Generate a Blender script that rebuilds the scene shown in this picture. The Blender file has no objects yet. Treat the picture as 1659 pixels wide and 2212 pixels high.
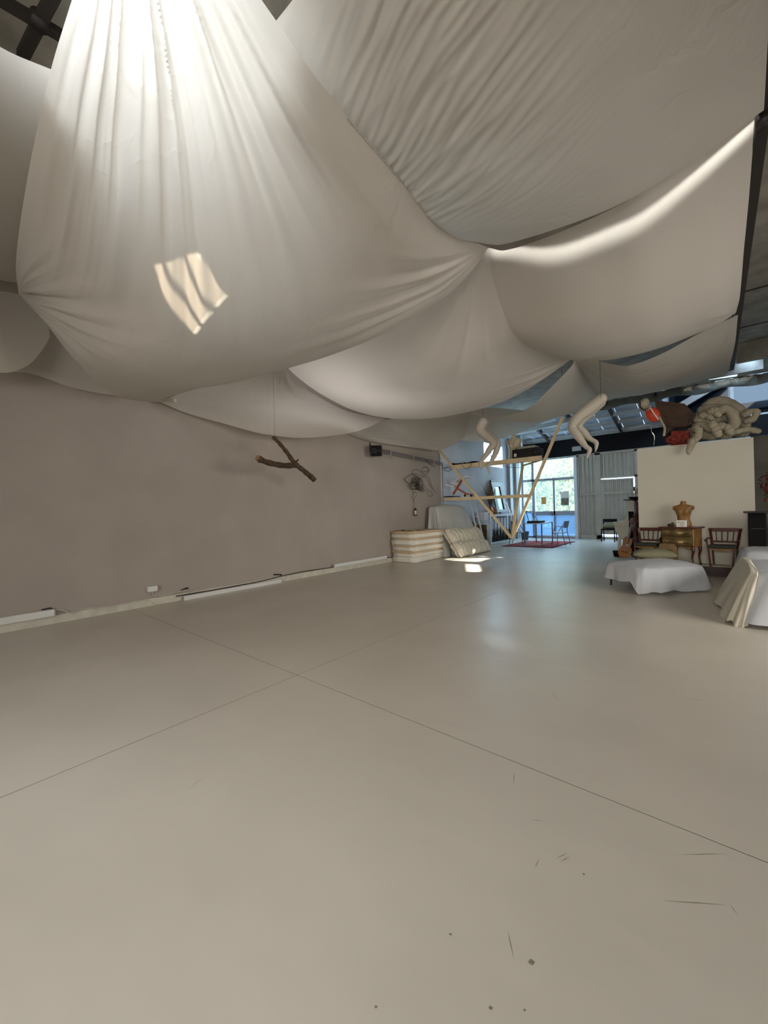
import bpy, bmesh, math, random
from mathutils import Vector, Matrix, noise
random.seed(7)
C = bpy.context.scene.collection
scn = bpy.context.scene
PI = math.pi

# ------------------------------------------------------------------ camera, world, sun, exposure
YAW = math.radians(40.07); ROLL = math.atan(.0265); F = 850.; H = 1.4
_c, _s = math.cos(ROLL), math.sin(ROLL)
FW = Vector((-math.sin(YAW), math.cos(YAW), 0)); RT = Vector((math.cos(YAW), math.sin(YAW), 0)); UP = Vector((0, 0, 1))
cd = bpy.data.cameras.new('camera'); cam = bpy.data.objects.new('camera', cd); C.objects.link(cam)
cd.sensor_fit = 'HORIZONTAL'; cd.sensor_width = 36; cd.lens = F/1659*36; cd.shift_y = -2/1659; cd.clip_start = .05
X = RT*_c - UP*_s; Y = RT*_s + UP*_c; Z = -FW
cam.matrix_world = Matrix(((X.x, Y.x, Z.x, 0), (X.y, Y.y, Z.y, 0), (X.z, Y.z, Z.z, H), (0, 0, 0, 1)))
scn.camera = cam
scn.view_settings.view_transform = 'Standard'; scn.view_settings.look = 'None'
scn.view_settings.gamma = 1; scn.view_settings.use_curve_mapping = False
scn.view_settings.exposure = 0.08

w = bpy.data.worlds.new('sky'); scn.world = w; w.use_nodes = True
bg = w.node_tree.nodes['Background']; bg.inputs[0].default_value = (.50, .73, 1, 1); bg.inputs[1].default_value = 20.0

def lamp(name, kind, loc, target, energy, color=(1, 1, 1), size=(1, 1), portal=False):
    l = bpy.data.lights.new(name, kind); o = bpy.data.objects.new(name, l); C.objects.link(o)
    o.location = loc; d = Vector(target) - Vector(loc); o.rotation_euler = d.to_track_quat('-Z', 'Y').to_euler()
    l.energy = energy; l.color = color
    if kind == 'AREA':
        l.shape = 'RECTANGLE'; l.size, l.size_y = size
        if portal: l.cycles.is_portal = True
    return o
SUN = Vector((1.5, 1.33, 1.4))
s_ = lamp('sun', 'SUN', SUN*6, (0, 0, 0), 48, (1, .93, .82)); s_.data.angle = math.radians(.6)
lamp('portal_light', 'AREA', (-5.7, 18.45, 1.75), (-5.7, 0, 1.75), 1, size=(2.4, 3.5), portal=True)
# fill lamps added behind the camera and at right, then the two roof lights above the sheets
e_ = lamp('rear_fill_lamp', 'AREA', (-.9, -4.9, 2.0), (-2.2, 2.0, .0), 245, (1, .945, .86), (5.4, 2.4)); e_.data.spread = math.radians(112)
e_ = lamp('side_fill_lamp', 'AREA', (4.3, 5.8, 2.0), (-6.9, 7.5, -.4), 125, (1, .94, .86), (4.4, 2.4)); e_.data.spread = math.radians(112)
l_ = lamp('over_sheet_lamp', 'AREA', (-2.25, .6, 4.96), (-2.5, .85, 0), 33, (.86, .93, 1), (1.3, 1.3)); l_.data.spread = math.radians(105)
l_ = lamp('over_sheet_lamp', 'AREA', (-.75, 4.04, 4.95), (-.75, 4.04, 0), 2.6, (1, .98, .94), (2.1, .06)); l_.data.spread = math.radians(16)  # narrow lamp added to brighten the upper hem of the second-row sheet
lamp('over_sheet_lamp', 'AREA', (-4.9, 5.4, 4.96), (-4.9, 5.4, 0), 26, (1, .96, .98), (1.2, 1.4))

# ------------------------------------------------------------------ helpers
def V(*a): return Vector(a)
AX = {'x': 0, 'y': 1, 'z': 2}
def at(px, py, ax, val):
    """surveyed point: where the sight line of a photo pixel meets the real plane x, y or z = val"""
    u = px-829.5; v = -(py-1106.)
    r = u*_c+v*_s; up = -u*_s+v*_c-2
    d = FW*F+RT*r+UP*up; o = V(0, 0, H); i = AX[ax]
    return o+d*((val-o[i])/d[i])
def S(p):
    if p[0] == 'w': return V(*p[1:])
    if len(p) == 3: return at(p[0], p[1], 'z', p[2])
    return at(*p)

def mat(name, col, rough=.6, metal=0, var=.0, scale=8, bump=0, bscale=None, spec=.5, stretch=None, col2=None, trans=0, alpha=None, coat=0):
    m = bpy.data.materials.new(name); m.use_nodes = True; nt = m.node_tree; N = nt.nodes; L = nt.links
    b = N['Principled BSDF']; b.inputs['Roughness'].default_value = rough; b.inputs['Metallic'].default_value = metal
    b.inputs['Specular IOR Level'].default_value = spec
    c = (*col, 1); b.inputs['Base Color'].default_value = c
    tc = N.new('ShaderNodeTexCoord'); mp = N.new('ShaderNodeMapping'); L.new(tc.outputs['Object'], mp.inputs[0])
    if stretch: mp.inputs['Scale'].default_value = stretch
    if var or col2:
        n = N.new('ShaderNodeTexNoise'); n.inputs['Scale'].default_value = scale; n.inputs['Detail'].default_value = 6
        L.new(mp.outputs[0], n.inputs[0])
        r = N.new('ShaderNodeValToRGB'); r.color_ramp.elements[0].position = .35; r.color_ramp.elements[1].position = .65
        r.color_ramp.elements[0].color = (*(col2 or [x*(1-var) for x in col]), 1)
        r.color_ramp.elements[1].color = (*[min(1, x*(1+var*.5)) for x in col], 1)
        L.new(n.outputs[0], r.inputs[0]); L.new(r.outputs[0], b.inputs['Base Color'])
    if bump:
        n2 = N.new('ShaderNodeTexNoise'); n2.inputs['Scale'].default_value = bscale or scale*4; n2.inputs['Detail'].default_value = 5
        L.new(mp.outputs[0], n2.inputs[0]); bp = N.new('ShaderNodeBump'); bp.inputs['Strength'].default_value = bump; bp.inputs['Distance'].default_value = .02
        L.new(n2.outputs[0], bp.inputs['Height']); L.new(bp.outputs[0], b.inputs['Normal'])
    if trans: b.inputs['Transmission Weight'].default_value = trans
    if coat: b.inputs['Coat Weight'].default_value = coat
    return m

def cloth_mat(name, col, trans=.35, crease=.5, scale=3., sheen=False):
    m = bpy.data.materials.new(name); m.use_nodes = True; nt = m.node_tree; N = nt.nodes; L = nt.links
    N.remove(N['Principled BSDF']); out = N['Material Output']
    d = N.new('ShaderNodeBsdfDiffuse'); t = N.new('ShaderNodeBsdfTranslucent'); g = N.new('ShaderNodeBsdfGlossy')
    g.inputs['Roughness'].default_value = .45
    d.inputs[0].default_value = (*col, 1); t.inputs[0].default_value = (*col, 1)
    mx = N.new('ShaderNodeMixShader'); mx.inputs[0].default_value = trans
    L.new(d.outputs[0], mx.inputs[1]); L.new(t.outputs[0], mx.inputs[2])
    m2 = N.new('ShaderNodeMixShader'); m2.inputs[0].default_value = .04 if sheen else .015
    L.new(mx.outputs[0], m2.inputs[1]); L.new(g.outputs[0], m2.inputs[2]); L.new(m2.outputs[0], out.inputs[0])
    tc = N.new('ShaderNodeTexCoord')
    n = N.new('ShaderNodeTexNoise'); n.inputs['Scale'].default_value = scale; n.inputs['Detail'].default_value = 4; n.inputs['Distortion'].default_value = .35
    L.new(tc.outputs['Object'], n.inputs[0])
    # crease lines: ridges of |noise-.5|
    a = N.new('ShaderNodeMath'); a.operation = 'SUBTRACT'; a.inputs[1].default_value = .5; L.new(n.outputs[0], a.inputs[0])
    b = N.new('ShaderNodeMath'); b.operation = 'ABSOLUTE'; L.new(a.outputs[0], b.inputs[0])
    c = N.new('ShaderNodeMath'); c.operation = 'MINIMUM'; c.inputs[1].default_value = .05; L.new(b.outputs[0], c.inputs[0])
    # creases only here and there
    n3 = N.new('ShaderNodeTexNoise'); n3.inputs['Scale'].default_value = .9; L.new(tc.outputs['Object'], n3.inputs[0])
    mr = N.new('ShaderNodeMapRange'); mr.inputs[1].default_value = .42; mr.inputs[2].default_value = .62; L.new(n3.outputs[0], mr.inputs[0])
    k = N.new('ShaderNodeMath'); k.operation = 'MULTIPLY'; L.new(c.outputs[0], k.inputs[0]); L.new(mr.outputs[0], k.inputs[1])
    n2 = N.new('ShaderNodeTexNoise'); n2.inputs['Scale'].default_value = 260; L.new(tc.outputs['Object'], n2.inputs[0])
    e = N.new('ShaderNodeMath'); e.operation = 'MULTIPLY_ADD'; e.inputs[1].default_value = .004; L.new(n2.outputs[0], e.inputs[0]); L.new(k.outputs[0], e.inputs[2])
    bp = N.new('ShaderNodeBump'); bp.inputs['Strength'].default_value = crease; bp.inputs['Distance'].default_value = .12
    L.new(e.outputs[0], bp.inputs['Height'])
    for q in (d, t, g): L.new(bp.outputs[0], q.inputs['Normal'])
    return m

def pane_mat(name, tint, milk, milkcol):
    m = bpy.data.materials.new(name); m.use_nodes = True; nt = m.node_tree; N = nt.nodes; L = nt.links
    N.remove(N['Principled BSDF']); out = N['Material Output']
    a = N.new('ShaderNodeBsdfTransparent'); a.inputs[0].default_value = (*tint, 1)
    t = N.new('ShaderNodeBsdfTranslucent'); t.inputs[0].default_value = (*milkcol, 1)
    g = N.new('ShaderNodeBsdfGlossy'); g.inputs['Roughness'].default_value = .05
    x = N.new('ShaderNodeMixShader'); x.inputs[0].default_value = milk; L.new(a.outputs[0], x.inputs[1]); L.new(t.outputs[0], x.inputs[2])
    y = N.new('ShaderNodeMixShader'); y.inputs[0].default_value = .05; L.new(x.outputs[0], y.inputs[1]); L.new(g.outputs[0], y.inputs[2])
    L.new(y.outputs[0], out.inputs[0]); return m

class MB:
    def __init__(s): s.v = []; s.f = []; s.sm = []
    def add(s, vs, fs, smooth=False):
        o = len(s.v); s.v += [tuple(p) for p in vs]; s.f += [tuple(i+o for i in f) for f in fs]; s.sm += [smooth]*len(fs); return s
    def box(s, a, b, M=None):
        x0, y0, z0 = a; x1, y1, z1 = b
        vs = [V(x, y, z) for z in (z0, z1) for (x, y) in ((x0, y0), (x1, y0), (x1, y1), (x0, y1))]
        if M is not None: vs = [M @ p for p in vs]
        return s.add(vs, [(3, 2, 1, 0), (4, 5, 6, 7), (0, 1, 5, 4), (1, 2, 6, 5), (2, 3, 7, 6), (3, 0, 4, 7)])
    def rbox(s, a, b, r=.02, M=None):
        """box with chamfered edges"""
        bm = bmesh.new(); x0, y0, z0 = a; x1, y1, z1 = b
        vs = [bm.verts.new((x, y, z)) for z in (z0, z1) for (x, y) in ((x0, y0), (x1, y0), (x1, y1), (x0, y1))]
        for f in [(3, 2, 1, 0), (4, 5, 6, 7), (0, 1, 5, 4), (1, 2, 6, 5), (2, 3, 7, 6), (3, 0, 4, 7)]: bm.faces.new([vs[i] for i in f])
        bmesh.ops.bevel(bm, geom=bm.edges[:], offset=r, segments=2, affect='EDGES', profile=.6)
        bm.verts.index_update(); P = [M @ q.co if M is not None else q.co.copy() for q in bm.verts]; Fc = [[q.index for q in f.verts] for f in bm.faces]; bm.free()
        return s.add(P, Fc)
    def bar(s, a, b, w_, h_=None, up=V(0, 0, 1)):
        a, b = Vector(a), Vector(b); h_ = h_ or w_; d = (b-a).normalized()
        x = d.cross(up)
        if x.length < 1e-3: x = d.cross(V(1, 0, 0))
        x.normalize(); y = x.cross(d).normalized(); x = x*w_/2; y = y*h_/2
        vs = [p+q for p in (a, b) for q in (-x-y, x-y, x+y, -x+y)]
        return s.add(vs, [(0, 1, 2, 3), (7, 6, 5, 4), (0, 4, 5, 1), (1, 5, 6, 2), (2, 6, 7, 3), (3, 7, 4, 0)])
    def tube(s, pts, r, n=8, flat=None, smooth=True):
        pts = [Vector(p) for p in pts]; k = len(pts); rs = r if isinstance(r, (list, tuple)) else [r]*k
        vs = []; px = None
        for i, p in enumerate(pts):
            d = (pts[min(i+1, k-1)]-pts[max(i-1, 0)]).normalized()
            if px is None:
                px = d.cross(V(0, 0, 1));
                if px.length < .05: px = d.cross(V(1, 0, 0))
            px = (px-d*px.dot(d)).normalized(); py = d.cross(px)
            ri = rs[i]; ra, rb = ri if isinstance(ri, (list, tuple)) else (ri, ri)
            vs += [p+px*ra*math.cos(2*PI*j/n)+py*rb*math.sin(2*PI*j/n) for j in range(n)]
        fs = [(i*n+j, i*n+(j+1) % n, (i+1)*n+(j+1) % n, (i+1)*n+j) for i in range(k-1) for j in range(n)]
        fs += [tuple(range(n))[::-1], tuple((k-1)*n+j for j in range(n))]
        return s.add(vs, fs, smooth)
    def lathe(s, prof, c=(0, 0, 0), n=24, M=None):
        vs = [V(r*math.cos(2*PI*j/n), r*math.sin(2*PI*j/n), z) for r, z in prof for j in range(n)]
        if M is not None: vs = [M @ p for p in vs]
        vs = [p+Vector(c) for p in vs]; k = len(prof)
        fs = [(i*n+j, i*n+(j+1) % n, (i+1)*n+(j+1) % n, (i+1)*n+j) for i in range(k-1) for j in range(n)]
        fs += [tuple(range(n))[::-1], tuple((k-1)*n+j for j in range(n))]
        return s.add(vs, fs, True)
    def ell(s, c, r, M=None, n=16, m=10):
        vs = []
        for i in range(m+1):
            t = PI*i/m
            for j in range(n):
                p = V(r[0]*math.sin(t)*math.cos(2*PI*j/n), r[1]*math.sin(t)*math.sin(2*PI*j/n), r[2]*math.cos(t))
                if M is not None: p = M @ p
                vs.append(p+Vector(c))
        fs = [(i*n+j, (i+1)*n+j, (i+1)*n+(j+1) % n, i*n+(j+1) % n) for i in range(m) for j in range(n)]
        return s.add(vs, fs, True)
    def grid(s, P, smooth=True, closed=False):
        k = len(P); n = len(P[0]); vs = [p for row in P for p in row]
        fs = [(i*n+j, i*n+(j+1) % n, (i+1)*n+(j+1) % n, (i+1)*n+j) for i in range(k-1) for j in range(n if closed else n-1)]
        return s.add(vs, fs, smooth)
    def prism(s, poly, off):
        """flat outline (3-D points) extruded by a vector"""
        n = len(poly); off = Vector(off); poly = [Vector(p) for p in poly]
        vs = poly+[p+off for p in poly]
        return s.add(vs, [tuple(range(n)), tuple(range(n, 2*n))[::-1]]+[(i, i+n, (i+1) % n+n, (i+1) % n) for i in range(n)])
    def build(s, name, m, parent=None, origin=None):
        me = bpy.data.meshes.new(name); o0 = Vector(origin) if origin is not None else V(0, 0, 0)
        if parent is not None and origin is None: o0 = V(0, 0, 0)
        me.from_pydata([tuple(Vector(p)-o0) for p in s.v], [], s.f); me.update()
        me.polygons.foreach_set('use_smooth', s.sm)
        bm = bmesh.new(); bm.from_mesh(me); bmesh.ops.remove_doubles(bm, verts=bm.verts[:], dist=1e-5)
        if len(bm.faces) < 20000: bmesh.ops.recalc_face_normals(bm, faces=bm.faces[:])
        bm.to_mesh(me); bm.free()
        if m is not None: me.materials.append(m)
        o = bpy.data.objects.new(name, me); C.objects.link(o); o.location = o0
        if parent is not None:
            o.parent = parent; o.location = o0 - WL(parent)
        return o
def WL(o):
    l = o.location.copy(); p = o.parent
    while p: l += p.location; p = p.parent
    return l
def tag(o, label=None, cat=None, group=None, kind=None):
    if label: o['label'] = label
    if cat: o['category'] = cat
    if group: o['group'] = group
    if kind: o['kind'] = kind
    return o
def thing(name, label, cat, loc, group=None):
    o = bpy.data.objects.new(name, None); C.objects.link(o); o.location = loc; o.empty_display_size = .1
    return tag(o, label, cat, group)
def struct(mb, name, m, parent=None):
    o = mb.build(name, m, parent)
    if parent is None: o['kind'] = 'structure'
    return o
def copy_thing(o, loc, label=None, rotz=None):
    def cp(a, par):
        c = a.copy(); C.objects.link(c); c.parent = par
        for ch in list(a.children): cp(ch, c)
        return c
    c = cp(o, None); c.location = loc
    if rotz is not None: c.rotation_euler = (0, 0, rotz)
    if label: c['label'] = label
    return c
def cr(pts, t):
    """Catmull-Rom through points by chord length, t in 0..1"""
    n = len(pts)
    if n == 2: return pts[0].lerp(pts[1], t)
    ds = [0]
    for i in range(n-1): ds.append(ds[-1]+(pts[i+1]-pts[i]).length)
    x = t*ds[-1]; i = 0
    while i < n-2 and ds[i+1] < x: i += 1
    u = (x-ds[i])/(ds[i+1]-ds[i]); p1, p2 = pts[i], pts[i+1]
    p0 = pts[i-1] if i > 0 else p1*2-p2; p3 = pts[i+2] if i < n-2 else p2*2-p1
    # tangents scaled for uneven spacing
    L = ds[i+1]-ds[i]
    m1 = (p2-p0)/max(1e-6, (p1-p0).length+L)*L; m2 = (p3-p1)/max(1e-6, (p3-p2).length+L)*L
    return p1*(2*u**3-3*u*u+1)+m1*(u**3-2*u*u+u)+p2*(-2*u**3+3*u*u)+m2*(u**3-u*u)
def smooth_path(pts, n):
    pts = [Vector(p) for p in pts]; return [cr(pts, i/n) for i in range(n+1)]

# ------------------------------------------------------------------ materials
M = {}
def floor_mat():
    m = bpy.data.materials.new('painted_concrete'); m.use_nodes = True; nt = m.node_tree; N = nt.nodes; L = nt.links
    b = N['Principled BSDF']; tc = N.new('ShaderNodeTexCoord'); g = N.new('ShaderNodeNewGeometry')
    def nz(sc, det=5, st=None):
        n = N.new('ShaderNodeTexNoise'); n.inputs['Scale'].default_value = sc; n.inputs['Detail'].default_value = det
        if st:
            mp = N.new('ShaderNodeMapping'); mp.inputs['Scale'].default_value = st; mp.inputs['Rotation'].default_value = (0, 0, .5); L.new(g.outputs['Position'], mp.inputs[0]); L.new(mp.outputs[0], n.inputs[0])
        else: L.new(g.outputs['Position'], n.inputs[0])
        return n
    n = nz(.8); r = N.new('ShaderNodeValToRGB'); r.color_ramp.elements[0].position = .15; r.color_ramp.elements[1].position = .85
    r.color_ramp.elements[0].color = (.50, .46, .39, 1); r.color_ramp.elements[1].color = (.64, .59, .51, 1); L.new(n.outputs[0], r.inputs[0])
    # fine scuffs
    n2 = nz(5, 6, (3, .5, 1)); r2 = N.new('ShaderNodeValToRGB'); r2.color_ramp.elements[0].position = .68; r2.color_ramp.elements[1].position = .78
    r2.color_ramp.elements[0].color = (1, 1, 1, 1); r2.color_ramp.elements[1].color = (.975, .972, .965, 1); L.new(n2.outputs[0], r2.inputs[0])
    mx = N.new('ShaderNodeMix'); mx.data_type = 'RGBA'; mx.blend_type = 'MULTIPLY'; mx.inputs[0].default_value = .25
    L.new(r.outputs[0], mx.inputs[6]); L.new(r2.outputs[0], mx.inputs[7])
    vo = N.new('ShaderNodeTexVoronoi'); vo.inputs['Scale'].default_value = 2.2; L.new(g.outputs['Position'], vo.inputs[0])
    r3 = N.new('ShaderNodeValToRGB'); r3.color_ramp.elements[0].position = .012; r3.color_ramp.elements[1].position = .022
    r3.color_ramp.elements[0].color = (.45, .42, .38, 1); r3.color_ramp.elements[1].color = (1, 1, 1, 1); L.new(vo.outputs['Distance'], r3.inputs[0])
    m3 = N.new('ShaderNodeMix'); m3.data_type = 'RGBA'; m3.blend_type = 'MULTIPLY'; m3.inputs[0].default_value = 1
    L.new(mx.outputs[2], m3.inputs[6]); L.new(r3.outputs[0], m3.inputs[7]); L.new(m3.outputs[2], b.inputs['Base Color'])
    n4 = nz(1.7, 2); mr = N.new('ShaderNodeMapRange'); mr.inputs[1].default_value = .1; mr.inputs[2].default_value = .9; mr.inputs[3].default_value = .30; mr.inputs[4].default_value = .37
    L.new(n4.outputs[0], mr.inputs[0]); L.new(mr.outputs[0], b.inputs['Roughness'])
    n5 = nz(2.5, 3, (1, 2.5, 1)); bp = N.new('ShaderNodeBump'); bp.inputs['Strength'].default_value = .2; bp.inputs['Distance'].default_value = .02; L.new(n5.outputs[0], bp.inputs['Height']); L.new(bp.outputs[0], b.inputs['Normal'])
    b.inputs['Specular IOR Level'].default_value = .62
    return m
M['floor'] = floor_mat()
M['joint'] = mat('joint_fill', (.10, .09, .08), .9)
M['wall'] = mat('grey_plaster', (.42, .37, .325), .85, var=.06, scale=1.2, bump=.12, bscale=30)
M['bay'] = mat('white_plaster', (.74, .78, .85), .8, var=.06, scale=1.5)
M['kerb'] = mat('kerb_paint', (.62, .59, .50), .7, var=.15, scale=6, bump=.2)
M['ceil'] = mat('ceiling_board', (.33, .31, .27), .9, var=.25, scale=3, bump=.3, bscale=12)
M['ceil_dark'] = mat('dark_lining', (.16, .15, .13), .9, var=.2, scale=3)
M['roof'] = mat('roof_sheet', (.42, .46, .52), .6, var=.1, scale=2)
M['steel'] = mat('dark_steel', (.035, .03, .028), .55, .3)
M['beam'] = mat('painted_beam', (.38, .38, .37), .5, .1, var=.1)
M['white_metal'] = mat('white_metal', (.75, .76, .74), .4)
M['frame'] = mat('window_frame', (.34, .36, .42), .5)
M['jamb'] = mat('white_jamb', (.7, .7, .74), .5)
M['cor'] = mat('corrugated_sheet', (.42, .385, .32), .5, .2, var=.08, scale=3)
M['black'] = mat('black_panel', (.010, .010, .011), .8, spec=.12)
M['blackpl'] = mat('black_plastic', (.015, .015, .017), .5, spec=.25)
M['part'] = mat('partition_paint', (.62, .59, .50), .75, var=.04, scale=1)
M['sheet'] = cloth_mat('cotton_sheet', (.74, .70, .635), .42, .5, 2.6, True)
M['sheet2'] = cloth_mat('thin_cotton_sheet', (.74, .70, .635), .45, .22, 2.0)
M['linen'] = cloth_mat('white_linen', (.64, .665, .71), .2, .4, 4)
M['cream_cloth'] = cloth_mat('cream_cloth', (.66, .62, .52), .1, .5, 4)
M['grey_cloth'] = cloth_mat('dust_sheet', (.60, .60, .57), .15, .5, 3)
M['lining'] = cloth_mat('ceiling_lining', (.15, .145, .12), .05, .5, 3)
M['quilt'] = cloth_mat('quilt_cotton', (.72, .68, .56), .1, .6, 6)
M['pine'] = mat('pine_lumber', (.72, .58, .36), .55, var=.15, scale=3, stretch=(1, 1, .2))
M['bark'] = mat('bark', (.085, .05, .028), .85, var=.5, scale=14, bump=.8, bscale=40)
M['cutwood'] = mat('cut_wood', (.42, .27, .12), .7, var=.3, scale=20)
M['mann'] = mat('mannequin_plaster', (.46, .42, .35), .55, var=.06, scale=5)
M['foam'] = mat('foam', (.60, .46, .30), .9, var=.08, scale=10, bump=.3, bscale=80)
M['foam2'] = mat('foam_white', (.80, .77, .68), .9, var=.06, scale=10, bump=.3, bscale=80)
M['redwood'] = mat('red_wood', (.10, .02, .013), .35, var=.3, scale=8)
M['seat'] = mat('dark_green_seat', (.022, .024, .014), .7)
M['gold'] = mat('gold_leaf', (.27, .185, .08), .38, .55, var=.3, scale=7)
M['olivewood'] = mat('gold_wood', (.23, .12, .03), .4, var=.3, scale=6)
M['clay'] = mat('tan_torso', (.27, .135, .035), .5, var=.25, scale=7)
M['ply'] = mat('plywood', (.19, .115, .035), .6, var=.2, scale=6)
M['olive'] = mat('olive_cushion', (.21, .20, .12), .9, var=.15, scale=3, bump=.2)
M['orange'] = mat('guitar_top', (.40, .15, .02), .25, var=.2, scale=5, coat=.4)
M['darkwood'] = mat('dark_wood', (.045, .02, .012), .4, var=.3)
M['plinth'] = mat('dark_red_plinth', (.035, .008, .006), .5)
M['stuffed'] = mat('stuffed_cream_fabric', (.40, .355, .265), .95, var=.2, scale=6, bump=.4, bscale=30)
M['brown'] = mat('brown_hide', (.06, .035, .02), .9, var=.4, scale=5, bump=.6)
M['red'] = mat('orange_red', (.62, .06, .02), .5, var=.1)
M['dred'] = mat('woven_red', (.20, .02, .012), .8, var=.6, scale=18, bump=.6)
M['rug'] = mat('red_rug', (.42, .05, .06), .95, var=.4, scale=7, bump=.4, bscale=60)
M['rugb'] = mat('rug_border', (.16, .02, .03), .95)
M['wire'] = mat('wire', (.05, .045, .04), .5, .6)
M['glass_white'] = mat('lantern_glass', (.75, .72, .55), .3)
M['copper'] = mat('copper', (.55, .2, .09), .35, .7)
M['grass'] = mat('dry_grass', (.18, .13, .07), .9)
M['broom'] = mat('broom_bristles', (.035, .045, .035), .9, var=.4, scale=30)
M['mirror'] = mat('mirror_glass', (.22, .23, .24), .3, .8)
M['mframe'] = mat('blue_black_frame', (.03, .035, .045), .4, var=.3)
M['bluewhite'] = mat('white_paint', (.75, .77, .8), .5)
M['chairwood'] = mat('terracotta_wood', (.38, .10, .04), .45)
M['torso'] = mat('resin_torso', (.62, .55, .38), .3, var=.1, scale=4)
M['metalchair'] = mat('grey_metal', (.20, .20, .23), .4, .6)
M['paper'] = mat('paper', (.8, .78, .72), .8)
M['ink'] = mat('ink', (.03, .03, .03), .8)
M['note'] = mat('orange_note', (.75, .38, .10), .8)
M['photo'] = mat('photo_print', (.26, .22, .19), .6, var=.6, scale=14)
M['pane'] = pane_mat('window_glass', (.95, .97, .93), .05, (.9, .95, .85))
M['film'] = pane_mat('blue_film_glass', (.45, .6, .75), .7, (.17, .22, .27))
M['poly'] = pane_mat('blue_polycarbonate', (.005, .008, .012), .85, (.005, .009, .015))
M['leaf'] = mat('bright_leaves', (.17, .19, .06), .6, var=.4, scale=2)
M['leaf2'] = mat('pale_leaves', (.27, .26, .07), .6, var=.4, scale=2)
M['ground'] = mat('yard_paving', (.45, .5, .55), .9)
M['redleaf'] = mat('dried_red_leaves', (.14, .02, .012), .9, var=.4)
M['books'] = mat('book_covers', (.3, .4, .5), .7)
M['plastic'] = mat('basket_plastic', (.07, .09, .12), .6)

# ------------------------------------------------------------------ setting
WX = -6.9; BY = 18.3; RX = 4.5; FY = -5.0; CZ = 5.0
fl = struct(MB().box((WX-.2, FY-.2, -.3), (RX+.2, BY+.3, -.05)), 'floor', M['joint'])
JX, JY, g_ = -2.8, 2.1, .0035
for (x0, x1) in ((WX-.2, JX-g_), (JX+g_, RX+.2)):
    for (y0, y1) in ((FY-.2, JY-g_), (JY+g_, BY+.3)):
        MB().box((x0, y0, -.05), (x1, y1, 0)).build('concrete_slab', M['floor'], fl)
MB().box((JX-g_, FY, -.05), (JX+g_, 6.2, -.0015)).box((WX+.6, JY-g_, -.05), (RX, JY+g_, -.0015)).build('joint_filler', M['joint'], fl)['kind'] = 'stuff'
MB().box((JX-g_, 6.2, -.05), (JX+g_, BY, -.0003)).build('joint_filler', M['floor'], fl)
# scratches and little pits seen on the near floor
sc = MB()
for (px, py, l, a) in [(1161, 1772, .06, -.2), (1214, 1848, .07, .4), (1221, 1856, .06, .4), (1585, 1965, .05, 1.4), (1148, 2078, .022, 0), (973, 2018, .012, 0), (812, 2175, .01, 0), (1060, 2177, .014, 0), (1133, 2182, .008, 0), (1200, 1505, .18, 1.45), (1110, 1680, .10, 1.2), (735, 1475, .012, 0), (416, 1449, .015, .5), (1500, 1511, .2, -.1), (1520, 1845, .2, 0), (1500, 1950, .22, -.1), (425, 1690, .12, 1.2), (1160, 1865, .06, .9), (1261, 1888, .012, 0), (1103, 2040, .09, 1.5)]:
    p = at(px, py, 'z', .0006); d = (RT*math.cos(a)+FW*math.sin(a))*l/2; n = d.cross(UP).normalized()*(.0014 if l > .03 else l*.4)
    sc.add([p-d, p+n, p+d, p-n], [(0, 1, 2, 3)])
o = sc.build('scratch_mark', mat('scuff', (.22, .19, .15), .8), fl); o['kind'] = 'stuff'

struct(MB().box((WX-.2, FY-.2, -.05), (WX, 11.15, CZ+1.5)), 'wall_left', M['wall'])
b2 = struct(MB().box((WX-.2, 11.15, -.05), (WX, 14.4, CZ+1.5)).box((WX-.2, 16.15, -.05), (WX, BY, CZ+1.5)).box((WX-.2, 14.4, -.05), (WX, 16.15, 3.1)).box((WX-.2, 14.4, 4.0), (WX, 16.15, CZ+1.5)), 'wall_left_bay', M['bay'])
wn = thing('window_2', None, None, (WX, 15.3, 3.1)); wn['kind'] = 'structure'
MB().box((WX-.12, 14.4, 3.1), (WX-.09, 16.15, 4.0)).build('pane', M['pane'], wn)
MB().bar((WX-.05, 15.1, 3.1), (WX-.05, 15.1, 4.0), .05).bar((WX-.05, 15.6, 3.1), (WX-.05, 15.6, 4.0), .03).bar((WX-.05, 14.4, 3.55), (WX-.05, 16.15, 3.55), .03).build('window_frame', M['bluewhite'], wn)
for (y, wd) in ((16.75, .25), (17.5, .35)):
    struct(MB().box((WX, y-wd/2, 0), (WX+.12, y+wd/2, 4.4)), 'trim_%d' % (1 if y < 17 else 2), M['beam'])
struct(MB().box((RX, FY-.2, -.05), (RX+.2, BY+.2, CZ+1.5)), 'wall_right', M['ceil_dark'])
# wall behind the camera
struct(MB().box((WX, FY-.2, 0), (RX, FY, CZ)), 'wall_front', M['wall'])
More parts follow.
